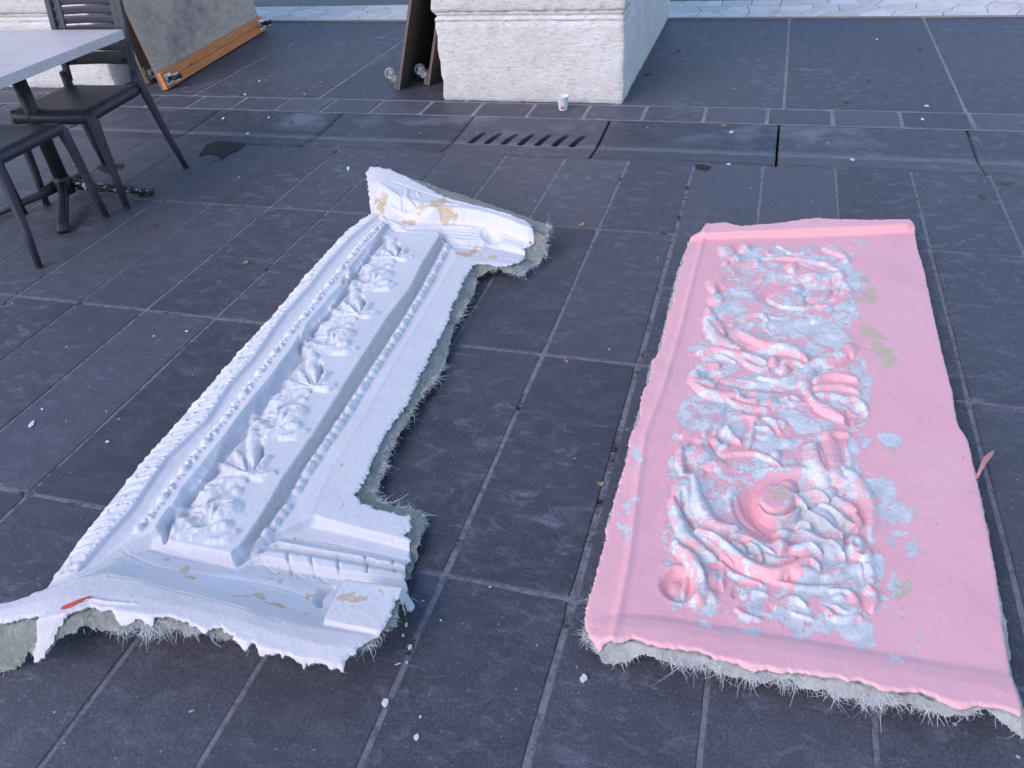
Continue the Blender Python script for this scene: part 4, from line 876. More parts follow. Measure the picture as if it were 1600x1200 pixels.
    for a in ((1290,798,26,15,.028,'mid',.5),(1268,829,28,12,.028,'mid',.2),(1226,822,16,8,.022),(1258,855,24,13,.024),(1304,855,26,15,.024),(1337,852,16,18,.028)): Bl(*a)
    S([(1262,792),(1288,806),(1310,828),(1316,842)],5,.034); S([(1282,780),(1306,792),(1326,812)],4,.034); S([(1248,820),(1272,832),(1290,848)],4,.031); S([(1250,845),(1272,858),(1284,870)],4,.026); S([(1290,846),(1308,858),(1320,872)],4,.028)
    Bl(1337,853,6,7,-.016,'mid'); S([(1275,812),(1283,822),(1279,838)],3.5,-.012,'mid'); S([(1248,812),(1262,812),(1268,820)],4,.036); S([(1262,840),(1276,850),(1284,862)],5,-.012,'mid'); S([(1312,838),(1322,846),(1316,866)],4,-.012,'mid'); S([(1240,830),(1262,838)],4,-.010,'mid'); S([(1292,812),(1298,824)],3,-.010,'mid')
    Bl(1220,848,13,17,.030); Bl(1214,852,5,8,-.008,'mid'); Bl(1196,838,12,5,-.012,'mid'); S([(1340,868),(1352,872),(1358,858)],7,.020)
    S([(1180,700 + 204),(1190,880)],1,.0)
    # --- left stem and lower foliage
    Bl(1070,768,18,22,.028); Bl(1067,782,5,12,-.020,'mid'); S([(1051,782),(1059,810),(1073,840),(1094,858),(1117,875)],10,.020); S([(1064,792),(1078,812),(1091,830)],4.5,-.018,'mid')
    S([(1083,750),(1091,786),(1109,816),(1130,828),(1150,830)],11,.028); S([(1088,834),(1113,842),(1134,858),(1154,876),(1173,889),(1205,898),(1231,893),(1250,884),(1266,880),(1278,890)],10,.032)
    S([(1094,842),(1112,850),(1130,868),(1145,884)],6,.016); S([(1168,850),(1183,859),(1190,877)],5,.018); S([(1146,848),(1160,858),(1172,870),(1182,872)],5,.016); Bl(1170,864,9,7,-.012,'mid'); S([(1140,842),(1160,838),(1186,852),(1210,866)],6,.016); S([(1196,866),(1215,876),(1245,872)],6,.014)
    Bl(1257,895,24,11,.026); S([(1222,905),(1234,898),(1236,910)],4,-.010,'mid'); S([(1125,878),(1136,890),(1156,902),(1190,912)],5,.010); S([(1132,888),(1128,905),(1130,922)],4,.012); S([(1160,905),(1150,920),(1146,932)],6,-.008,'mid'); Bl(1112,905,12,14,.014)
    Bl(1064,912,34,28,-.022,'flat'); S([(1037,900),(1050,888),(1066,889),(1082,896)],5,.008); S([(1060,862),(1078,874),(1092,896),(1096,920),(1090,937)],12,.030,'mid',(.6,.9)); S([(1075,895),(1070,915),(1068,930)],5,.014); Bl(1056,912,12,10,.014); Bl(1107,931,14,10,.018); S([(1056,850),(1070,866)],14,.014); S([(1092,880),(1102,898),(1104,918)],4,-.014,'mid')
    # --- bottom foliage
    S([(1211,951),(1224,939),(1242,936),(1259,948)],6,.016); S([(1299,922),(1328,927),(1338,946),(1324,958),(1302,947)],7,.016); Bl(1312,932,11,7,.014); S([(1355,917),(1367,934),(1362,953)],7,.020); S([(1293,952),(1308,965),(1345,962)],7,.012); S([(1358,884),(1362,905),(1352,925)],7,.018); Bl(1350,886,18,12,.016); S([(1346,876),(1350,890),(1354,905)],2.5,-.012,'mid'); S([(1362,878),(1372,890)],4,.012); S([(1200,906),(1260,918),(1310,914)],5,.010); S([(1160,935),(1178,925),(1200,930)],5,.010); S([(1150,950),(1165,962),(1190,968)],5,.010); S([(1240,958),(1270,966)],8,.008); S([(1320,880),(1300,896),(1290,904)],8,.014)
    n1 = vnoise(F.shape, F.step, .05, 41, 4); n2 = vnoise(F.shape, F.step, .010, 42, 2); big = vnoise(F.shape, F.step, .45, 43, 2)
    rp = F.poly([(1125,382),(1330,380),(1352,470),(1356,650),(1345,690),(1372,780),(1378,900),(1370,980),(1180,975),(1040,945),(1035,880),(1042,760),(1060,660),(1080,560),(1104,470)], z)
    sdr = F.sd(rp); relmask = np.clip(sdr / .03 + .6, 0, 1)
    bc = F.loc(1235, 790, z); relmask = relmask * (1 - .75 * np.clip(1.6 - 1.6 * np.hypot((F.X - bc[0]) / .13, (F.Y - bc[1]) / .14), 0, 1))
    n3 = vnoise(F.shape, F.step, .028, 44, 3)
    wr = np.abs(vnoise(F.shape, F.step, .07, 45, 3)); wr = np.clip(.22 - wr, 0, 1) / .22
    rid = np.clip(1 - np.abs(vnoise(F.shape, F.step, .022, 46, 3, .6)) / .12, 0, 1) ** 1.5
    crest = np.clip(1 - np.abs(vnoise(F.shape, F.step, .06, 47, 2, .5)) / .05, 0, 1) * np.clip(F.P / .015, 0, 1)
    rel = blur(.70 * F.P + .85 * F.Ng - .0022 * crest, 1)
    H = blur(B, 2) + rel + n1 * (.0012 + .0018 * relmask) + n2 * (.0003 + .0004 * relmask) + n3 * .0006 * relmask + rid * .0010 * relmask + wr * .0006 * relmask + big * .004
    outl = [(1116,347),(1134,346),(1156,351),(1219,347),(1256,342),(1281,340),(1312,342),(1375,343),(1423,342),(1428,364),(1434,392),(1444,424),(1456,480),(1472,555),(1487,611),(1494,655),(1498,668),(1511,686),(1516,705),(1528,757),(1541,820),(1557,901),(1575,973),(1591,1063),(1600,1094),(1603,1112),(1569,1102),(1534,1097),(1512,1104),(1482,1097),(1438,1078),(1377,1078),(1337,1062),(1272,1054),(1197,1044),(1180,1045),(1152,1033),(1101,1021),(1057,1012),(1015,1005),(987,995),(963,1000),(949,1009),(933,1020),(914,984),(916,960),(926,911),(938,869),(945,834),(959,785),(970,743),(982,708),(984,683),(1000,655),(1000,630),(1008,605),(1017,583),(1019,564),(1033,542),(1037,517),(1048,477),(1055,449),(1062,421),(1072,392),(1078,374),(1094,367),(1103,358)]
    def hz(x, y): return .07 if y > 960 and x > 960 else (.075 if y < 352 else (.045 if x < 1110 else .04))
    poly = F.poly([(x, y, hz(x, y)) for x, y in outl]); sd0 = F.sd(poly)
    rough = np.where((F.X > .3) & (F.Y > -.72), .3, 1.0); sd = sd0 + vnoise(F.shape, F.step, .04, 51, 3, .62) * .006 * rough + vnoise(F.shape, F.step, .013, 52, 2, .8) * .0038 * rough - .001
    H = H - .005 * np.clip(1 - sd / .006, 0, 1) ** 2
    A = F.attrs; A['chip'][:] = -.62 + .96 * np.clip(sdr / .02 + .7, 0, 1)
    c = lambda x, y, rx, ry, v=.8, an=0, layer='chip': F.blob(x, y, rx * (1.25 if 1015 < x < 1362 else 1.6), ry * (1.25 if 1015 < x < 1362 else 1.6), v, 'mid', z, an, layer)
    A['chip'] += 1.0   # blobs below only raise values, so work above zero and shift back afterwards
    for t in ((1250,510,75,24,1.95),(1300,530,60,18,1.9),(1160,455,42,18,1.6),(1150,470,30,12,1.6),(1225,490,45,8,1.7),(1130,560,34,9,1.8),(1190,596,70,13,1.95),(1215,630,30,9,1.5),(1150,672,45,20,1.75),(1205,690,62,34,1.95),(1095,712,28,22,1.8),(1110,735,34,12,1.7),(1098,770,14,32,1.9),(1075,770,22,28,1.8),(1070,830,16,36,1.7,-.5),(1110,872,22,14,1.5,.6),(1130,824,26,9,1.8,.3),(1205,800,32,14,1.8),(1300,800,60,38,1.85),(1255,822,45,14,1.9),(1258,855,26,18,1.9),(1305,858,24,20,1.9),(1337,855,14,18,1.8),(1358,884,26,20,2.0),(1285,903,45,12,1.9),(1275,930,75,13,1.85),(1175,940,34,24,1.75),(1240,960,60,14,1.9),(1290,985,70,16,1.9),(1320,950,38,22,1.7),(1150,988,45,12,1.75),(1350,990,26,26,1.95),(1105,975,30,8,1.6,.2),(1345,440,18,30,1.8),(1335,480,12,45,1.75),(1320,420,20,18,1.8),(1270,400,38,10,1.7),(1215,398,22,9,1.5),(1158,403,15,8,1.5),(1285,432,32,16,1.7),(1263,450,32,10,1.5),(1280,565,18,14,1.8),(1345,572,16,14,1.5),(1354,610,16,34,1.75),(1300,640,34,12,1.7),(1235,645,26,7,1.4),(1330,720,14,34,1.65),(1355,686,12,26,1.6),(1384,684,13,22,1.9,-.6),(1362,752,24,12,1.95,.5),(1378,770,14,24,1.85,-.6),(1400,800,18,24,1.95),(1402,838,9,10,1.75),(1435,862,15,20,1.85),(1440,870,18,9,1.7,-.6),(1430,992,13,9,1.8),(1418,1000,5,10,1.75),(1398,1020,14,14,1.85),(1380,930,8,20,1.75,-.3),(1405,915,13,24,1.8,.3),(1350,378,9,10,1.85),(1330,372,8,6,1.6),(1305,372,6,4,1.4),(985,792,12,9,1.9),(978,815,12,14,1.7),(982,835,12,8,1.7),(1003,712,7,28,1.75),(1000,745,3,9,1.6),(1130,352,18,7,2.0),(1155,367,6,4,1.6),(1205,376,8,3,1.7),(1175,378,6,4,1.5),(1387,755,9,30,1.6,-.3),(1424,690,5,12,1.6),(1064,908,9,11,1.6),(1118,914,8,8,1.8),(1115,945,8,7,1.7,.7),(1070,940,8,4,1.6),(1340,545,10,60,1.5),(1345,400,8,12,1.6)): c(*t)
    A['chip'] -= 1.0; A['chip'] = np.where(A['chip'] > .12, A['chip'] + .18, A['chip']); A['chip'] = blur(warp(A['chip'], F.step, .045, .05, 71), 1)
    for t in ((1358,450,16,34,.7),(1345,462,14,16,.7),(1378,540,16,20,.75),(1365,520,22,14,.6,.6),(1388,560,14,20,.72),(1355,560,10,20,.5),(1350,640,8,18,.45),(1213,772,20,14,.82),(1270,775,12,6,.7),(1322,812,6,18,.7,-.4),(1400,925,9,16,.75),(1415,915,8,12,.7),(1402,965,4,10,.7),(1370,962,12,5,.6),(1300,822,10,4,.6),(1410,700,8,20,.45),(1200,840,10,5,.55),(1440,858,14,5,.5)): c(*t, layer='ochre') if len(t) == 6 else c(*t, 0, 'ochre')
    A['calm'] = np.zeros(F.shape)
    for t in ((1182,790,44,44),(1200,830,34,20),(1160,700,26,10),(1062,905,30,22),(1190,905,60,10),(1130,880,30,14),(1300,708,26,30),(1310,600,34,22),(1325,548,18,16),(1345,800,14,40),(1215,445,30,14),(1305,468,16,14),(1300,650,44,8),(1125,440,14,20),(1230,900,30,10),(1250,680,40,6),(1190,535,40,8)): F.blob(*t, .50, 'mid', z, 0, 'calm')
    A['chip'] = A['chip'] - blur(warp(A['calm'], F.step, .03, .05, 81), 1)
    A['ochre'] = blur(warp(A['ochre'] * 1.12, F.step, .05, .05, 75), 1)
    warm = np.clip(rel / .03, 0, 1) * .45; s1 = ((iq == 7)).astype(float) * .9; warm = np.maximum(warm, blur(s1, 3)); A['warm'] = warm  # raised relief more salmon; warm light on the top slope painted in
    lab = F.lab; lab[:] = 1; cx = lambda a: (a[:-1, :-1] + a[1:, 1:]) / 2
    def reg(pts, l): lab[(poly_sd(cx(F.X), cx(F.Y), F.poly(pts, z)) > 0)] = l
    lab[iq[:-1, :-1] >= 7] = 2; lab[(iq[:-1, :-1] <= 3)] = 3; lab[(cx(F.X) < bx[:-1]) & (lab == 1)] = 4
    reg([(1104,380),(1345,376),(1350,500),(1300,525),(1240,540),(1150,520),(1098,500)], 5)
    reg([(1098,500),(1150,520),(1240,540),(1300,525),(1355,530),(1358,660),(1310,672),(1240,640),(1150,636),(1076,640),(1076,560)], 6)
    reg([(1076,640),(1150,636),(1240,640),(1310,672),(1340,680),(1330,745),(1240,728),(1180,738),(1140,760),(1100,752),(1048,760),(1056,690)], 7)
    reg([(1140,760),(1180,738),(1240,728),(1330,745),(1372,800),(1368,872),(1300,885),(1210,872),(1150,832)], 8)
    reg([(1048,760),(1100,752),(1140,760),(1150,832),(1210,872),(1284,876),(1288,902),(1210,912),(1130,900),(1120,950),(1060,950),(1026,915),(1046,860)], 9)
    reg([(1130,900),(1210,912),(1288,902),(1300,885),(1368,872),(1385,900),(1376,975),(1290,972),(1180,962),(1122,948)], 10)
    F.meshes(H, sd, {1: 'flat_ground', 2: 'top_border', 3: 'bottom_border', 4: 'side_border', 5: 'upper_scroll', 6: 'acanthus_whorl', 7: 'leaf_spray', 8: 'great_scroll', 9: 'curling_stem', 10: 'lower_foliage'}, M['pink'], root, ('chip', 'ochre', 'warm'), [(0, 0), (.0008, .004), (.003, .008)], M['broken'])
    back = [(1110,345,.06),(1160,346,.06),(1256,339,.06),(1312,339,.06),(1380,341,.06),(1421,343,.06),(1430,380,.035),(1454,480,.03),(1484,611,.03),(1496,668,.03),(1514,705,.03),(1528,757,.03),(1541,810,.03),(1545,822,.03),(1556,901,.03),(1574,973,.03),(1590,1063,.04),(1603,1112,.04),(1600,1150,.02),(1575,1132,.03),(1540,1112,.04),(1500,1116,.04),(1470,1112,.045),(1420,1096,.05),(1350,1090,.05),(1290,1076,.05),(1240,1062,.055),(1200,1058,.055),(1150,1048,.055),(1100,1036,.055),(1050,1030,.05),(1000,1018,.05),(960,1030,.035),(940,1030,.03),(912,990,.04),(914,960,.04),(930,905,.03),(950,820,.03),(975,730,.03),(992,660,.03),(1008,610,.03),(1012,582,.03),(1028,545,.03),(1046,470,.03),(1060,415,.03),(1076,375,.035)]
    bp = F.poly(back); sdk = F.sd(bp) + vnoise(F.shape, F.step, .03, 61, 3, .7) * .007
    Hb = blur(B, 8) - .016 - .05 * np.clip(-sd0 / .06, 0, 1.4) + vnoise(F.shape, F.step, .02, 63, 3) * .005; Hb = np.maximum(Hb, .004)
    F.lab = np.where(cx(sd) < .02, 1, 0); F.meshes(Hb, sdk, {1: 'fibreglass_backing'}, M['backing2'], root)
    nst = []
    for i in range(len(bp)):
        a, b = bp[i], bp[(i + 1) % len(bp)]; k = max(1, int(np.hypot(*(b - a)) / .012))
        for q in range(k): nst.append(a + (b - a) * q / k)
    fibres(F, nst, Hb, root, [(1150,1050,80,13,.034),(1220,1062,60,9,.03),(1290,1078,50,9,.034),(1385,1100,50,13,.034),(1440,1100,40,7,.03),(1530,1118,50,5,.034),(1050,1032,60,7,.024),(985,1025,40,5,.024),(915,975,50,6,.024),(925,920,40,3,.02),(1025,560,40,4,.016),(1060,440,60,2.5,.014),(1590,1140,30,4,.03),(1000,640,40,3,.012),(960,780,90,1.2,.012),(1320,341,50,3,.012),(1180,348,40,3,.012)], 9, (.12, .010))
    # a strip of paint film peeled off the right edge
    pts = [(1524,750,.035),(1528,742,.045),(1531,736,.05),(1537,724,.052),(1543,714,.046),(1550,706,.04)]; b = bmesh.new(); ws = (3, 3.5, 3, 4.5, 6, 3.5); P1, P2 = [], []
    for (x, y, zz), w_ in zip(pts, ws):
        m = mpp(x, y, zz); p = F.loc(x, y, zz); P1.append((p[0] - w_ * m * .8, p[1] + .2 * w_ * m, zz - .003)); P2.append((p[0] + w_ * m * .8, p[1] - .2 * w_ * m, zz + .004))
    for dz in (0,):
        v1 = [b.verts.new(p) for p in P1]; vm = [b.verts.new(((p[0] + q[0]) / 2, (p[1] + q[1]) / 2, (p[2] + q[2]) / 2 + .004)) for p, q in zip(P1, P2)]; v2 = [b.verts.new(p) for p in P2]
        for i in range(len(pts) - 1): b.faces.new((v1[i], v1[i + 1], vm[i + 1], vm[i])); b.faces.new((vm[i], vm[i + 1], v2[i + 1], v2[i]))
    ext = bmesh.ops.solidify(b, geom=b.faces[:], thickness=.0012)
    o = bm_obj('peeled_strip', b, M['pink'], root, True)
    return F, root
pink_cast()

# ================================================================== CHAIRS AND TABLE
def chair(loc, rz, label):
    root = empty('slatted_chair', loc, rz); tag(root, label, 'chair', 'cafe chairs at the table')
    pm = M['plastic']; hs = .445
    # seat: dished sheet with turned-down rim, as grid
    b = bmesh.new(); nx, ny = 26, 24; g = []
    def sp(i, j, dz=0):
        u, v = i / (nx - 1) * 2 - 1, j / (ny - 1) * 2 - 1; hw = .215 - .012 * v; x, y = u * hw, v * .205
        c = .055; ax, ay = abs(x) - (hw - c), abs(y) - (.205 - c)
        if ax > 0 and ay > 0:
            l = math.hypot(ax, ay); m_ = max(ax, ay); k = m_ / l; x = math.copysign(hw - c + ax * k, x); y = math.copysign(.205 - c + ay * k, y)
        e = max(abs(u), abs(v)); z = hs - .012 * (1 - u * u) * (1 - v * v * .6) * 1.0 - (.010 if e > .985 else .004 if e > .9 else 0)
        if v < -.7: z -= .010 * ((-v - .7) / .3) ** 2
        return Vector((x, y, z + dz))
    top = [[b.verts.new(sp(i, j)) for i in range(nx)] for j in range(ny)]
    for j in range(ny - 1):
        for i in range(nx - 1): b.faces.new((top[j][i], top[j][i + 1], top[j + 1][i + 1], top[j + 1][i]))
    per = [top[0][i] for i in range(nx)] + [top[j][nx - 1] for j in range(1, ny)] + [top[ny - 1][i] for i in range(nx - 2, -1, -1)] + [top[j][0] for j in range(ny - 2, 0, -1)]
    low = [b.verts.new(v.co + Vector((0, 0, -.034))) for v in per]; inn = [b.verts.new(v.co * 1 + Vector((-v.co.x * .06, -v.co.y * .06, -.034))) for v in per]
    n = len(per)
    for k in range(n): b.faces.new((per[k], low[k], low[(k + 1) % n], per[(k + 1) % n])); b.faces.new((low[k], inn[k], inn[(k + 1) % n], low[(k + 1) % n]))
    bm_obj('seat', b, pm, root, True)
    for sx in (-1, 1):
        b = bmesh.new(); sweep_bm(b, [(sx * .196, -.165, .428), (sx * .205, -.182, .40), (sx * .210, -.188, .33), (sx * .216, -.196, .15), (sx * .222, -.206, .012)], [(.030, .05), (.036, .046), (.033, .038), (.029, .032), (.024, .025)], (1, 0, 0), 12, 3.5); leg = bm_obj('leg', b, pm, root, True)
        b = bmesh.new(); sweep_bm(b, [(sx * .222, -.206, .013), (sx * .2225, -.2066, 0)], (.027, .028), (1, 0, 0), 12, 3.5); bm_obj('foot_cap', b, M['rubber'], leg)
        b = bmesh.new(); sweep_bm(b, [(sx * .195, .185, .50), (sx * .200, .192, .44), (sx * .212, .205, .33), (sx * .228, .232, .15), (sx * .240, .262, .012)], [(.028, .036), (.032, .042), (.030, .036), (.026, .030), (.022, .024)], (1, 0, 0), 12, 3.5); leg = bm_obj('leg', b, pm, root, True)
        b = bmesh.new(); sweep_bm(b, [(sx * .240, .262, .013), (sx * .2405, .263, 0)], (.025, .026), (1, 0, 0), 12, 3.5); bm_obj('foot_cap', b, M['rubber'], leg)
    # backrest: stiles, slats, top rail, all following the same curve
    def bp(u, z): return Vector((u * (.190 + .006 * math.sin((z - .45) * 6)), .187 + (z - .45) * .20 + .030 * (1 - u * u) * min(1, (z - .47) / .1), z))
    for sx in (-1, 1):
        back = bmesh.new(); sweep_bm(back, [bp(sx * .96, z) for z in np.linspace(.455, .845, 9)], [(.030, .028)] + [(.034, .022)] * 7 + [(.03, .018)], (1, 0, 0), 12, 4); bm_obj('back_stile', back, pm, root, True)
    z = .555; zs = []
    while z < .80: zs.append(z); z += .0385
    for i, z in enumerate(zs):
        b = bmesh.new(); hgt = .056 if i == 0 else .0325; sweep_bm(b, [bp(u, z - (.006 if i == 0 else 0)) for u in np.linspace(-.95, .95, 13)], (.011, hgt), (0, 1, 0), 12, 5); bm_obj('slat', b, pm, root, True)
    b = bmesh.new(); sweep_bm(b, [bp(u, .835) for u in np.linspace(-.97, .97, 13)], (.014, .05), (0, 1, 0), 12, 5); bm_obj('top_rail', b, pm, root, True)
    # the side web that joins slats to stiles
    for sx in (-1, 1):
        b = bmesh.new(); sweep_bm(b, [bp(sx * .80, z) for z in np.linspace(.53, .84, 8)], (.05, .0105), (1, 0, 0), 12, 5); bm_obj('back_web', b, pm, root, True)
    return root
chair((-2.425, 2.885, 0), math.radians(3), 'dark plastic cafe chair with slatted back, standing on the far side of the table')
chair((-2.435, 2.37, 0), math.radians(184), 'dark plastic cafe chair cut by the left edge, on the near side of the table')
t = empty('cafe_table', (-2.52, 2.705, 0), 0); tag(t, 'pale square cafe table on a black iron pedestal with crossed feet', 'table')
b = bmesh.new(); box_bm(b, (-.36, -.40, .652), (.335, .335, .69), .0025, None, 2); bm_obj('table_top', b, M['tabletop'], t)
b = bmesh.new(); sweep_bm(b, [(0, 0, .665), (0, 0, .09)], (.062, .062), (1, 0, 0), 20, 2); bm_obj('pedestal', b, M['iron'], t, True)
b = bmesh.new(); lathe_bm(b, [(.036, .05), (.040, .055), (.041, .12), (.034, .135), (.0, .136)], 20); bm_obj('pedestal_collar', b, M['iron'], t, True)
b = bmesh.new(); box_bm(b, (-.14, -.14, .655), (.14, .14, .6645), .002); bm_obj('top_plate', b, M['iron'], t)
for i, dg in enumerate((-54, 22, -139, 124)):
    a = math.radians(dg); c, s = math.cos(a), math.sin(a); b = bmesh.new(); L_ = (.37, .385, .40, .37)[i]
    sweep_bm(b, [(c * .03, s * .03, .095), (c * .12, s * .12, .068), (c * .25, s * .25, .040), (c * L_, s * L_, .014)], [(.036, .055), (.040, .036), (.044, .028), (.048, .024)], (-s, c, 0), 12, 4)
    ft = bm_obj('foot', b, M['iron2'] if i == 1 else M['iron'], t, True)
    if i == 1: ft['label'] = 'foot with flaking white paint'
    b = bmesh.new(); lathe_bm(b, [(0.0001, 0), (.015, 0), (.015, .008), (.006, .010), (.006, .016)], 12, Matrix.Translation((c * (L_ - .06), s * (L_ - .06), 0))); bm_obj('levelling_foot', b, M['rubber'], ft)

# ================================================================== DOLLY BOARDS
def caster(parent, p, out, up, along, sc=1.0):
    """plate on the board's face, fork and wheel; out = away from face"""
    o_, u_, a_ = Vector(out).normalized(), Vector(up).normalized(), Vector(along).normalized(); Mx = Matrix([[a_[i], u_[i], o_[i], p[i]] for i in range(3)] + [[0, 0, 0, 1]]) @ Matrix.Diagonal((sc, sc, sc, 1))
    b = bmesh.new(); box_bm(b, (-.032, -.026, 0.0005), (.032, .026, .0035), .001, Mx); lathe_bm(b, [(.020, .0035), (.021, .010), (.014, .012)], 16, Mx, True)
    for s in (-1, 1):
        box_bm(b, (-.016, s * .015 - .0015, .010), (.020, s * .015 + .0015, .030), .0008, Mx); box_bm(b, (-.002, s * .015 - .0016, .026), (.030, s * .015 + .0016, .052), .004, Mx)
    lathe_bm(b, [(.004, -.019), (.004, .019)], 8, Mx @ Matrix.Translation((.014, 0, .043)) @ Matrix.Rotation(math.pi / 2, 4, 'X'), True)
    cs = bm_obj('caster', b, M['zinc'], parent); R = Mx @ Matrix.Translation((.014, 0, .043)) @ Matrix.Rotation(math.pi / 2, 4, 'X')
    b = bmesh.new(); lathe_bm(b, [(.017, -.009), (.021, -.011), (.027, -.0095), (.029, -.005), (.029, .005), (.027, .0095), (.021, .011), (.017, .009)], 26, R); bm_obj('tyre', b, M['rubber'] if abs(u_.z) > .5 else M['tyre_grey'], cs, True)
    b = bmesh.new(); lathe_bm(b, [(.003, -.010), (.018, -.0085), (.018, .0085), (.003, .010)], 20, R, True); bm_obj('hub', b, M['tyre_grey'] if abs(u_.z) > .5 else M['rubber'], cs, True)
    return cs
def board(p0, p1, lean, hgt, side, label, face, batten, th=.018, bt=.028, bh=.105):
    """panel standing on its long edge from p0 to p1; lean in radians towards +u; battens and casters on side (-1 = -u face)"""
    d = Vector((p1[0] - p0[0], p1[1] - p0[1], 0)); L_ = d.length; d.normalize(); up = Vector((math.sin(lean), 0, math.cos(lean))); out = d.cross(up).normalized()
    if out.x * side < 0: out = -out
    root = empty('dolly_board', (p0[0], p0[1], 0)); tag(root, label, 'board', 'boards on casters stood on edge')
    Mx = Matrix([[out[i], d[i], up[i], (0, 0, 0.004)[i]] for i in range(3)] + [[0, 0, 0, 1]])
    def part(name, bm_, mat, par=root): return bm_obj(name, bm_, mat, par)
    b = bmesh.new(); box_bm(b, (-th, 0, 0), (0, L_, hgt), .0015, Mx); o = part('plywood_sheet', b, face)
    o.data.materials.append(M['plyedge'])
    for p in o.data.polygons:
        if abs(p.normal.dot(out)) < .5: p.material_index = 1
    for zz in (0, hgt - bh):
        b = bmesh.new(); box_bm(b, (.0005, .0, zz), (bt, L_, zz + bh * .5 - .001), .002, Mx); part('batten', b, batten)
        b = bmesh.new(); box_bm(b, (.0005, .0, zz + bh * .5 + .001), (bt * .97, L_, zz + bh), .002, Mx); part('batten', b, batten)
        for yy in (.055, L_ - .055):
            p = Mx @ Vector((bt, yy, zz + bh * .5)); caster(root, p, out, *((up, d) if side > 0 else (d, up)), 1.25)
    return root
board((-3.205, 4.345), (-3.37, 5.87), math.radians(-9), .95, 1, 'weathered grey plywood board with an orange pine batten and casters, behind the slatted chair', M['ply'], M['pine'])
board((-3.43, 4.47), (-3.50, 5.9), math.radians(-5), .90, 1, 'dark brown board mostly hidden between the grey plywood board and the pier', M['ply2'], M['ply2'], bt=.020)
board((-1.585, 4.45), (-1.60, 5.65), math.radians(18), .95, -1, 'tall brown plywood board leaning on the middle pier, the left one of the pair', M['ply2'], M['plyedge'], bt=.02, bh=.08)
board((-1.425, 4.54), (-1.43, 5.70), math.radians(17), .60, -1, 'shorter brown plywood board on casters tucked against the middle pier', M['ply2'], M['plyedge'], bt=.02, bh=.08)

# ================================================================== SMALL THINGS
p = at(880, 171.5, 0); b = bmesh.new()
lathe_bm(b, [(.0001, .004), (.021, .004), (.0215, .0), (.0225, .0), (.0235, .006), (.0315, .071), (.033, .0735), (.0325, .0755), (.0305, .073), (.0215, .008), (.0001, .007)], 40)
cup = empty('paper_cup', (p[0], p[1], 0)); tag(cup, 'small white paper cup with red and lilac print by the middle pier', 'cup'); bm_obj('cup_wall', b, M['paper'], cup, True)
def cup_decal(name, a0, a1, z0, z1, mat):
    b = bmesh.new(); n = 6; rz = lambda z: .0235 + (.0315 - .0235) * (z - .006) / .065 + .0003; A, B_ = [], []
    for k in range(n):
        a = math.radians(a0 + (a1 - a0) * k / (n - 1)); A.append(b.verts.new((rz(z0) * math.cos(a), rz(z0) * math.sin(a), z0))); B_.append(b.verts.new((rz(z1) * math.cos(a), rz(z1) * math.sin(a), z1)))
    for k in range(n - 1): b.faces.new((A[k], A[k + 1], B_[k + 1], B_[k]))
    bm_obj(name, b, mat, cup)
ca = math.degrees(math.atan2(CAM[1] - p[1], CAM[0] - p[0]))
cup_decal('red_print', ca - 30, ca - 4, .010, .024, M['print_red']); cup_decal('lilac_print', ca + 2, ca + 26, .010, .024, M['print_blue'])
for k in range(9): cup_decal('grey_lettering', ca - 30 + k * 6.4, ca - 26 + k * 6.4, .030, .0325, M['print_grey'])

def shard(name, x, y, rx, ry, ang, mat, label, cat, th=.004, n=9, group=None, curl=0.0, notch=.25, seed=None):
    r = random.Random(seed if seed is not None else int(x * 7 + y)); p = at(x, y, 0); m = mpp(x, y); D = (p - CAM); D2 = D[:2] / np.linalg.norm(D[:2]); fs = abs(D[2]) / np.linalg.norm(D); b = bmesh.new(); T, Bt = [], []
    k_ = .8 if y > 300 else .62; rx *= k_; ry *= k_; th *= k_; rt = np.array([D2[1], -D2[0]]); ca_, sa_ = math.cos(ang), math.sin(ang)
    for k in range(n):
        a = 2 * math.pi * k / n; q = 1 + r.uniform(-notch, notch); ex, ey = rx * math.cos(a) * q, ry * math.sin(a) * q; X = ex * ca_ - ey * sa_; Y = (ex * sa_ + ey * ca_) / fs
        w2 = rt * X * m - D2 * Y * m; zz = th * r.uniform(.7, 1.1) + curl * (abs(math.cos(a)) ** 2) * rx * m
        T.append(b.verts.new((w2[0], w2[1], zz))); Bt.append(b.verts.new((w2[0] * .96, w2[1] * .96, max(0.0, zz - th * .8) if curl else 0)))
    c = b.verts.new((0, 0, th * (1.15 if not curl else .5)))
    for k in range(n): b.faces.new((T[k], T[(k + 1) % n], c)); b.faces.new((Bt[k], Bt[(k + 1) % n], T[(k + 1) % n], T[k]))
    b.faces.new(Bt[::-1])
    o = bm_obj(name, b, mat); o.location = (p[0], p[1], .0012); return tag(o, label, cat, group)
ch = M['chip']
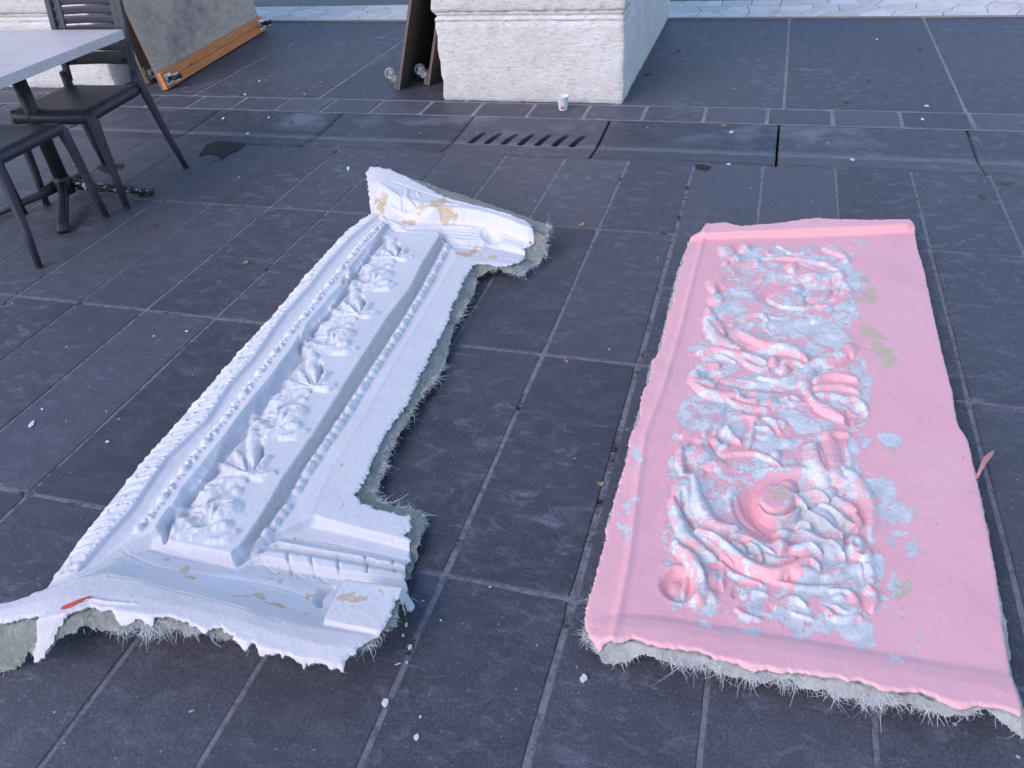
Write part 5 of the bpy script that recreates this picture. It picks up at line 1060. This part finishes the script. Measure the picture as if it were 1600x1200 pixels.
for a in ((602,1100,8,6,-.5,'white plaster chip on the pale joint, nearest the bottom left of the middle gap'),
          (651,1153,4.5,7,.2,'oblong white plaster chip nearest the bottom edge of the photo'),
          (912,1061,7,7,.3,'jagged white plaster chip below the near left corner of the pink panel'),
          (641,1012,5,4,-.4,'white plaster chip with a brown side, on the joint by the white cast'),
          (635,977,2.6,5,.3,'thin oval plaster chip just right of the block on the white cast'),
          (630,993,2.6,3,.5,'small pointed plaster chip below the thin oval one beside the white cast'),
          (636,1036,2,2.6,.5,'tiny white chip lying on the joint beside the grey glass splinter'),
          (657,1121,2.2,2.6,.8,'tiny white chip between the two larger ones in the lower middle'),
          (689,970,2,1.8,0,'tiny white crumb alone on the slab right of the torn white corner'),
          (50,664,8,2.8,-.45,'long white scrape of plaster on the slabs at the far left'),
          (168,691,4,2,.3,'small white plaster flake on the slabs left of the white cast'),
          (66,640,2.2,2,0,'round white crumb above the long scrape at the far left'),
          (292,518,3,1.5,0,'small white flake on the slab near the cross joint at left'),
          (544,264,3.6,5.5,.3,'small white slip of paper left of the top corner of the white cast'),
          (387,209,3.5,2,.2,'white crumb in the gutter above the dark asphalt patch'),
          (383,148,3,2,0,'pale crumb on the broad slabs in front of the pine batten'),
          (405,127,3,2.2,-.5,'bright white crumb on the broad slab between the two pairs of boards'),
          (349,185,4,2.5,-.5,'white flake on the gutter stones below the pine batten'),
          (420,184,3.6,2,-.2,'white flake on the gutter stone left of the middle'),
          (1441,187,5,2,.2,'white crumb on the block row near the right edge'),
          (1332,250,5,2,.3,'white flake in the gutter right of the drain'),
          (1138,257,6,1.8,0,'pale flake lying on the gutter edge above the pink panel'),
          (1143,207,5,2.2,0,'small pale flake in the gutter above the pink panel'),
          (1370,62,2.6,2,0,'tiny white crumb on the broad slabs at top right'),
          (1448,166,6,1.6,0,'flat white flake on the edge of the broad slabs at right')):
    shard('plaster_chip' if 'paper' not in a[5] else 'paper_slip', a[0], a[1], a[2], a[3], a[4], M['paper'] if 'paper' in a[5] else ch, a[5], 'chip' if 'paper' not in a[5] else 'paper', .0022 if a[2] < 5 else .004)
for a in ((622,1038,6,1.2,.0,'short grey splinter of glass fibre beside the white cast'),): shard('fibre_splinter', a[0], a[1], a[2], a[3], a[4], M['fibre'], a[5], 'splinter', .002)
shard('paint_flake', 839, 1009, 2.6, 2, .3, M['leaf'], 'tiny ochre paint flake alone in the lower middle', 'flake', .002)
shard('paint_flake', 766, 918, 2.6, 1.6, .3, M['pink'], 'tiny pink flake on the cross joint between the two casts', 'flake', .002)
for a in ((938,757,6.5,4,.1,'tan dry leaf on the joint left of the pink panel','leaf'),(885,565,5,3,.5,'small tan leaf on the slab between the casts, near the cross joint','leaf'),(909,352,7,3,-.4,'tan leaf at the cross joint right of the capital of the white cast','leaf'),
          (384,411,6,2.4,.2,'pale dry leaf on the slabs above the white cast, by the chair','leaf'),(243,352,4,2,.4,'small brown leaf on the slabs in front of the table foot','leafd'),(373,278,5,2.6,-.5,'yellow leaf on the slabs right of the asphalt patch','leaf'),
          (476,148,4,3,.5,'yellow-tan leaf on the broad slabs left of the brown boards','leaf'),(501,129,5,1.6,0,'thin pale leaf on the broad slabs left of the brown boards, higher up','leaf'),(455,192,7,2,-.6,'reddish sliver of leaf in the gutter','leafd'),
          (1130,197,8,2,.1,'light brown leaf in the gutter left of a dark joint','leaf'),(1357,126,6,2.6,.4,'curled brown leaf in the middle of the broad slab at upper right','leafd'),(1323,160,5,2,0,'small brown leaf near the edge of the broad slab at right','leafd'),
          (1012,116,10,2,.05,'dark twiggy leaf beside the right face of the middle pier','leafd'),(1060,79,6,1.8,0,'brown leaf fragment on the broad slab right of the middle pier','leafd'),(1143,16,6,2.2,-.3,'brown leaf on the marble threshold nearest the middle pier','leafd'),
          (1375,17,7,1.8,0,'pair of flat brown leaves on the marble threshold','leafd'),(1497,18,4,3.6,0,'upright brown leaf on the marble threshold near the right edge','leafd'),(1438,76,5,2,.2,'small brown leaf on the slab joint at upper right','leafd'),
          (1570,287,13,2,0,'long brown leaf lying on the slab near the right edge','leafd'),(1535,307,7,3,.2,'dark brown smear of leaf below the long one at right','leafd'),(1098,264,5,3,.1,'red-brown leaf scrap in the chipped slab corner above the pink panel','leafd'),
          (180,190,6,2,-.1,'brown leaf in the gutter under the slatted chair','leafd'),(116,257,7,2.4,-.4,'yellow leaf on the slabs between the chair legs','leaf'),(545,148+10,0,0,0,'','')):
    if a[2]: shard('fallen_leaf', a[0], a[1], a[2], a[3], a[4], M[a[6]], a[5], 'leaf', .0015, 8, None, .35, .18)
# dark asphalt plugs where corners of slabs are missing
def patch(pts, z, mat, name='asphalt_patch'):
    b = bmesh.new(); b.faces.new([b.verts.new((*at(x, y, 0)[:2], z)) for x, y in pts]); return tag(bm_obj(name, b, mat), kind='structure')
patch([(310,246),(322,228),(340,221),(362,222),(384,226),(372,236),(358,241),(345,252),(342,244),(322,241)], .0040, M['asphalt'])
patch([(152,262),(160,256),(178,258),(196,257),(190,265),(178,262),(180,269),(166,270),(156,267)], .0040, M['asphalt'])
patch([(1084,258),(1098,258),(1112,262),(1104,267),(1090,265)], .0040, M['asphalt'])
